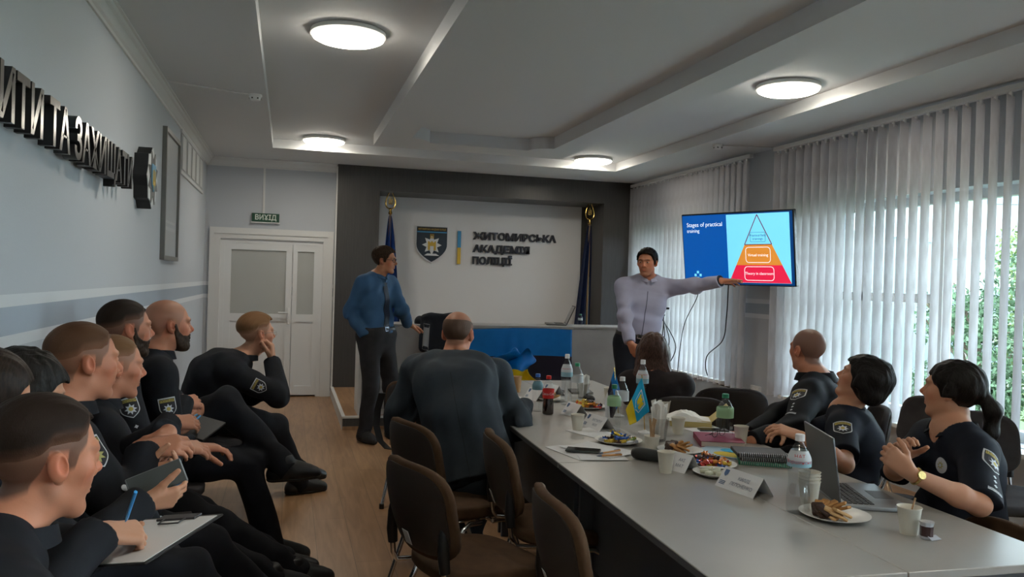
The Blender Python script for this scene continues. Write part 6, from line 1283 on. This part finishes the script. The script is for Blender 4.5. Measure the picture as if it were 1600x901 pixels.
def watch(I, n, m_='steel', face='emblem_white', at_=.01, r=.034):
    d_ = nrm(I['wr'][n] - I['el'][n]); c = I['wr'][n] + d_ * at_; a = nrm(np.cross(d_, (0, 0, 1))); u = np.cross(a, d_); b = MB(); b.tube([c - I['base'] + r * (a * math.cos(t) + u * .85 * math.sin(t)) for t in np.linspace(0, 6.28, 21)[:-1]], .006, 8, closed=True); w = b.build('wristwatch', M[m_], I['T'], smooth=True)
    o = nrm(I.get('wo', -_F * 1. + V(0, 0, .4))); o = nrm(o - d_ * (o @ d_)); b = MB(); R_ = np.stack([d_, np.cross(o, d_), o], 1); mm = np.eye(4); mm[:3, :3] = R_; mm[:3, 3] = c - I['base'] + o * r * .92; b.M = mm; b.lathe([(.015, 0), (.016, .004), (.014, .008), (.001, .008)], 18); fc = b.build('watch_face', M[face], w)
watch(I, 'L', 'gold', 'gold', -.015, .031)
H_ = I['tips']['L'][2]; 
# the row along the left wall, far to near
I = person('fair-haired officer leaning forward, hand to his mouth, at the end of the left row', 66, (-.50, 5.46, .62), A(402, 521, 5.22), hyaw=62, hpitch=2, cyaw=72, s=1.08, tone=TN['fair'], slouch=.08, nb=.05, fwd_sh=-.06, R=dict(t=A(426, 564, 5.18), pole=(.25, -.9, -.9), fd=(-.12, -.1, 1), pn=(-.9, .1, .2), curls=((35, 50, 30), (45, 55, 35), (60, 60, 40), (65, 60, 40)), thumb=(.5, .9, .3)), L=dict(t=A(428, 606, 5.35), pole=(.3, .6, -1), fd=(.2, -1, .1), pn=(-.2, 0, -1), curl=(35, 45, 30)),
    RF=leg(.10, 5.76, 75), LF=leg(.14, 6.02, 70), hair=dict(top=.016, side=.004, front=.006, tuft=.0014, line=HAIR_HIGH), hairmat='hair_light', shaved=((.22, .12, .07), .55), brow=(.2, .11, .06), hh=.0035)
arm_patch(I, 'R', .62, w=.075, h=.09)
W = I['W']; b = MB()
for q in (-1, 1): b.tube([W(q * .033 + .022 * math.cos(a), .096, .002 + .017 * math.sin(a)) - I['base'] for a in np.linspace(0, 6.28, 17)[:-1]], .0013, 6, closed=True); b.tube([W(q * .055, .092, .006) - I['base'], W(q * .08, .03, .008) - I['base'], W(q * .083, -.01, .006) - I['base']], .0013, 6)
b.build('eyeglasses', M['steel'], I['T'])
ROW = dict(hem=.02)
I = person('bald bearded officer in the left row', 70, (-.66, 4.36, .57), A(264, 508, 3.98), hyaw=66, hpitch=0, s=1.05, wide=1.06, tone=TN['ruddy'], slouch=.03, R=dict(t=A(285, 628, 3.98), pole=(-.1, -1, -.6), fd=(.5, .8, -.1), pn=(-.6, .1, -.5)), L=dict(t=A(310, 640, 4.15), pole=(.3, .8, -.8), fd=(-.2, -1, .1), pn=(-.5, 0, -.6)),
    RF=leg(-.05, 4.40, 84), LF=leg(.00, 4.46, 78, z=.49, pole=(.2, .1, 1), up=(-.35, -.1, 1)), hair=None, stubble=.2, shaved=((.20, .12, .085), .45))
beard(I, .0075, -.03, 'hair_brown'); arm_patch(I, 'R', .50, dots=3)
I = person('dark-haired officer with stubble between the bald officer and the fair-cropped pair', 66, (-.72, 3.86, .57), A(198, 514, 3.58), hyaw=62, hpitch=0, s=1.05, tone=TN['ruddy'], slouch=.03, R=dict(t=A(266, 660, 3.55), pole=(-.1, -1, -.6), fd=(.7, .6, -.1), pn=(-.5, .3, -.6)), L=dict(t=A(290, 668, 3.72), pole=(.3, .8, -.8), fd=(-.4, -1, .1), pn=(-.4, 0, -.8)),
    RF=leg(.06, 4.02, 80), LF=leg(.0, 4.16, 75), hair=dict(top=.008, side=.003, tuft=.0006, line=HAIR_HIGH), hairmat='hair_dark', shaved=((.085, .05, .035), .8), stubble=.8)
beard(I, .0035, -.04, 'hair_brown')
arm_patch(I, 'R', .44, dots=4, star_mat=M['silver_thread'])
I = person('cropped-haired officer leaning forward, half hidden behind the ginger-cropped officer', 66, (-.70, 3.38, .57), A(180, 573, 3.05), hyaw=64, hpitch=-4, s=1.0, tone=TN['ruddy'], slouch=.08, R=dict(t=A(270, 700, 3.02), pole=(-.1, -1, -.6), fd=(.8, .5, -.1), pn=(-.4, .2, -.9)), L=dict(t=A(298, 698, 3.25), pole=(.3, .8, -.8), fd=(.9, .2, -.1), pn=(0, 0, -1)),
    RF=leg(-.03, 3.60, 80), LF=leg(.05, 3.82, 75), hair=dict(top=.004, side=.002, tuft=.0004, line=HAIR_HIGH), hairmat='hair_light', shaved=((.19, .11, .07), .6), stubble=.3)
v, f = text_mesh('ПОЛІЦІЯ', .042); c_ = I['hp']['R'] + (I['kn']['R'] - I['hp']['R']) * .62; decal('trouser_print', I['tro'], I['lfold'], c_ + V(0, -.05, .06), V(.1, -.75, .6), nrm(np.cross(V(.1, -.75, .6), I['kn']['R'] - I['hp']['R'])), [(v, f, M['emblem_white'])], I['base'])
I = person('ginger-cropped officer with folded arms and a silver watch', 64, (-.74, 2.86, .57), A(132, 565, 2.62), hyaw=60, hpitch=-2, s=1.05, wide=1.08, tone=TN['ruddy'], slouch=.03, hh=.0028, belly=.015, R=dict(t=A(222, 702, 2.58), pole=(-.3, -1, -.6), fd=(.9, .25, .05), pn=(-.4, .45, -.7), curl=(25, 35, 20)), L=dict(t=A(262, 676, 2.74), pole=(.4, .8, -.8), fd=(-.1, -.9, -.4), pn=(-.6, .3, -.6), curl=(40, 50, 30)),
    RF=leg(-.10, 3.16, 80), LF=leg(-.02, 3.40, 75), hair=dict(top=.006, side=.002, tuft=.0005, line=HAIR_HIGH), hairmat='hair_ginger', brow=(.2, .1, .05), shaved=((.15, .075, .045), .8), neck_r=.064, fat=.004)
arm_patch(I, 'R', .26, out=V(.75, -.75, .25), w=.085, h=.10, star_mat=M['olive_gold'])
v, f = text_mesh('СПАС', .016); decal('sleeve_print', I['top'], I['cfold'], I['sj']['R'] + (I['el']['R'] - I['sj']['R']) * .66 + V(.06, -.04, .02), V(.8, -.6, .3), I['sj']['R'] - I['el']['R'], [lay(shift(disc(.010), 0, .022), M['emblem_white']), (v, f, M['emblem_white'])], I['base']); watch(I, 'L', 'steel', 'steel', -.012)
def longdark(H, R, s, f, r, S):
    w = lambda x, y, z: H + R @ (V(x, y, z) * s); return [(el(w(0, -.04, .015), V(.094, .105, .10) * s, R), .03), (rc(w(-.04, -.10, -.04), w(-.02, -.13, -.12), .05, .035), .03), (rc(w(.04, -.10, -.04), w(.02, -.13, -.12), .05, .035), .03)], [w(0, -.2, -.2), w(.1, -.1, .1), w(-.1, -.1, .1)]
I = person('dark-haired woman in the left row holding a phone', 66, (-.74, 2.36, .56), A(40, 616, 2.22), hyaw=66, hpitch=-16, s=.95, fem=True, tone=TN['fair'], slouch=.05, hh=.003, R=dict(t=A(222, 786, 2.30), pole=(-.2, -1, -.8), fd=(.85, .45, .05), pn=(-.35, .8, .35), curls=((20, 35, 25), (26, 40, 28), (32, 45, 30), (38, 45, 30)), thumb=(.8, .6, -.1), tc=4), L=dict(t=A(212, 742, 2.52), pole=(.4, .8, -.8), fd=(.8, -.1, .15), pn=(-.2, -.5, .8), curl=(30, 40, 25)),
    RF=leg(-.15, 2.66, 80), LF=leg(-.08, 2.90, 75), hair=dict(top=.016, side=.012, more=longdark, tuft=.002, line=((-.13, -.08), (-.03, -.08), (.0, -.05), (.03, .0), (.05, .03), (.07, .055), (.13, .06))), hairmat='hair_black')
HP = (I['wr']['R'] + I['wr']['L']) / 2
I = person('dark-haired person at the left picture edge writing on a clipboard', 62, (-.74, 1.92, .56), A(-26, 628, 1.86), hyaw=60, hpitch=-22, s=.97, tone=TN['fair'], slouch=.06, hh=.003, R=dict(t=A(152, 833, 1.80), pole=(-.3, -1, -.6), fd=(.75, .62, -.22), pn=(-.1, .45, -.9), curls=((38, 45, 25), (42, 50, 30), (50, 55, 35), (55, 55, 35)), thumb=(.35, .85, .45), tc=14), L=dict(t=A(145, 868, 1.92), pole=(.4, .8, -.8), fd=(.9, .3, -.1), pn=(.2, 0, 1), curl=(15, 25, 15)),
    RF=leg(-.15, 2.12, 80), LF=leg(-.08, 2.40, 75), hair=dict(top=.012, side=.006, tuft=.0012), hairmat='hair_dark')
watch(I, 'R', 'steel', 'emblem_white', -.008, .032); PW = I
I = person('near officer in profile in the lower left corner, short brown hair', 62, (-.68, 1.30, .57), A(70, 718, 1.60), hyaw=50, hpitch=-5, hroll=0, s=1.02, tone=TN['ruddy'], slouch=.04, hh=.0022, stubble=.25, R=dict(t=(-.22, 1.25, .70), pole=(-.3, -1, -.6), fd=(.9, .4, -.2), pn=(0, 0, -1)), L=dict(t=(-.18, 1.50, .70), pole=(.4, .8, -.8), fd=(.9, .1, -.1), pn=(0, 0, -1)),
    RF=leg(-.10, 1.42, 80), LF=leg(-.05, 1.70, 75), hair=dict(top=.012, side=.004, tuft=.0007, line=HAIR_HIGH), hairmat='hair_dark', shaved=((.075, .042, .028), .82))
arm_patch(I, 'R', .22, out=V(.5, -.9, .5), w=.08, h=.095)
# things held
t = thing('clipboard', 'clipboard with white paper held on the lap at the lower left', 'clipboard', A(228, 843, 1.95)); c_ = V(*t.location); ux = nrm(at(290, 806, 2.10) - at(165, 880, 1.80)); uy = nrm(at(300, 818, 2.0) - at(262, 796, 2.16)); uy = nrm(uy - ux * (uy @ ux)); un = np.cross(ux, uy); un = un if un[2] > 0 else -un; R_ = np.stack([ux, np.cross(un, ux), un], 1)
b = MB(); b.bbox((0, 0, 0), (.32, .225, .005), .002, R=R_, seg=1); b.build('board', M['notebook_black'], t); b = MB(); b.bbox(R_ @ V(-.006, 0, .0036), (.298, .21, .0016), .0005, R=R_, seg=1); b.build('sheet', M['paper'], t); b = MB(); b.bbox(R_ @ V(.138, 0, .007), (.035, .11, .006), .002, R=R_); b.tube([R_ @ V(*q) for q in ((.12, -.03, .01), (.09, -.028, .008), (.085, 0, .009), (.09, .028, .008), (.12, .03, .01))], .002, 6); b.build('clip', M['dark_grey'], t)
p_ = at(196, 815, 1.84); pen(tuple(at(212, 768, 1.80)), tuple(p_), 'light blue pen in the writing hand at the lower left', 'pen_blue', 'pen_blue')
ph = thing('smartphone', 'grey phone held in both hands in the left row', 'phone', A(245, 750, 2.37)); ux = nrm(at(282, 736, 2.40) - at(208, 766, 2.34)); un = nrm(V(.15, -.9, .55)); un = nrm(un - ux * (un @ ux)); R_ = np.stack([np.cross(ux, un), ux, un], 1); b = MB(); b.bbox((0, 0, 0), (.075, .158, .009), .005, R=R_); b.build('case', M['phone_silver'], ph, smooth=True); b = MB(); b.bbox(R_ @ V(0, 0, .005), (.069, .15, .001), .0004, R=R_); b.build('screen', M['phone_back'], ph); b = MB(); b.bbox(R_ @ V(.0375, 0, 0), (.003, .14, .006), .001, R=R_); b.build('edge', M['pen_blue'], ph)
t = thing('notebook', 'dark notebook with a blue edge on the lap of the bearded officer', 'notebook', A(312, 668, 3.75)); ux = nrm(at(336, 650, 3.85) - at(289, 684, 3.6)); un = nrm(V(.1, -.35, 1)); un = nrm(un - ux * (un @ ux)); R_ = np.stack([ux, np.cross(un, ux), un], 1); b = MB(); b.bbox((0, 0, 0), (.21, .15, .012), .002, R=R_, seg=1); b.build('cover', M['notebook_black'], t); b = MB(); b.bbox(R_ @ V(0, .074, .004), (.212, .008, .008), .002, R=R_, seg=1); b.build('edge', M['sign_blue'], t); b = MB(); b.tube([R_ @ V(-.08, .03, .01), R_ @ V(.09, .05, .01)], .004, 7); b.build('pen', M['pen_blue'], t)
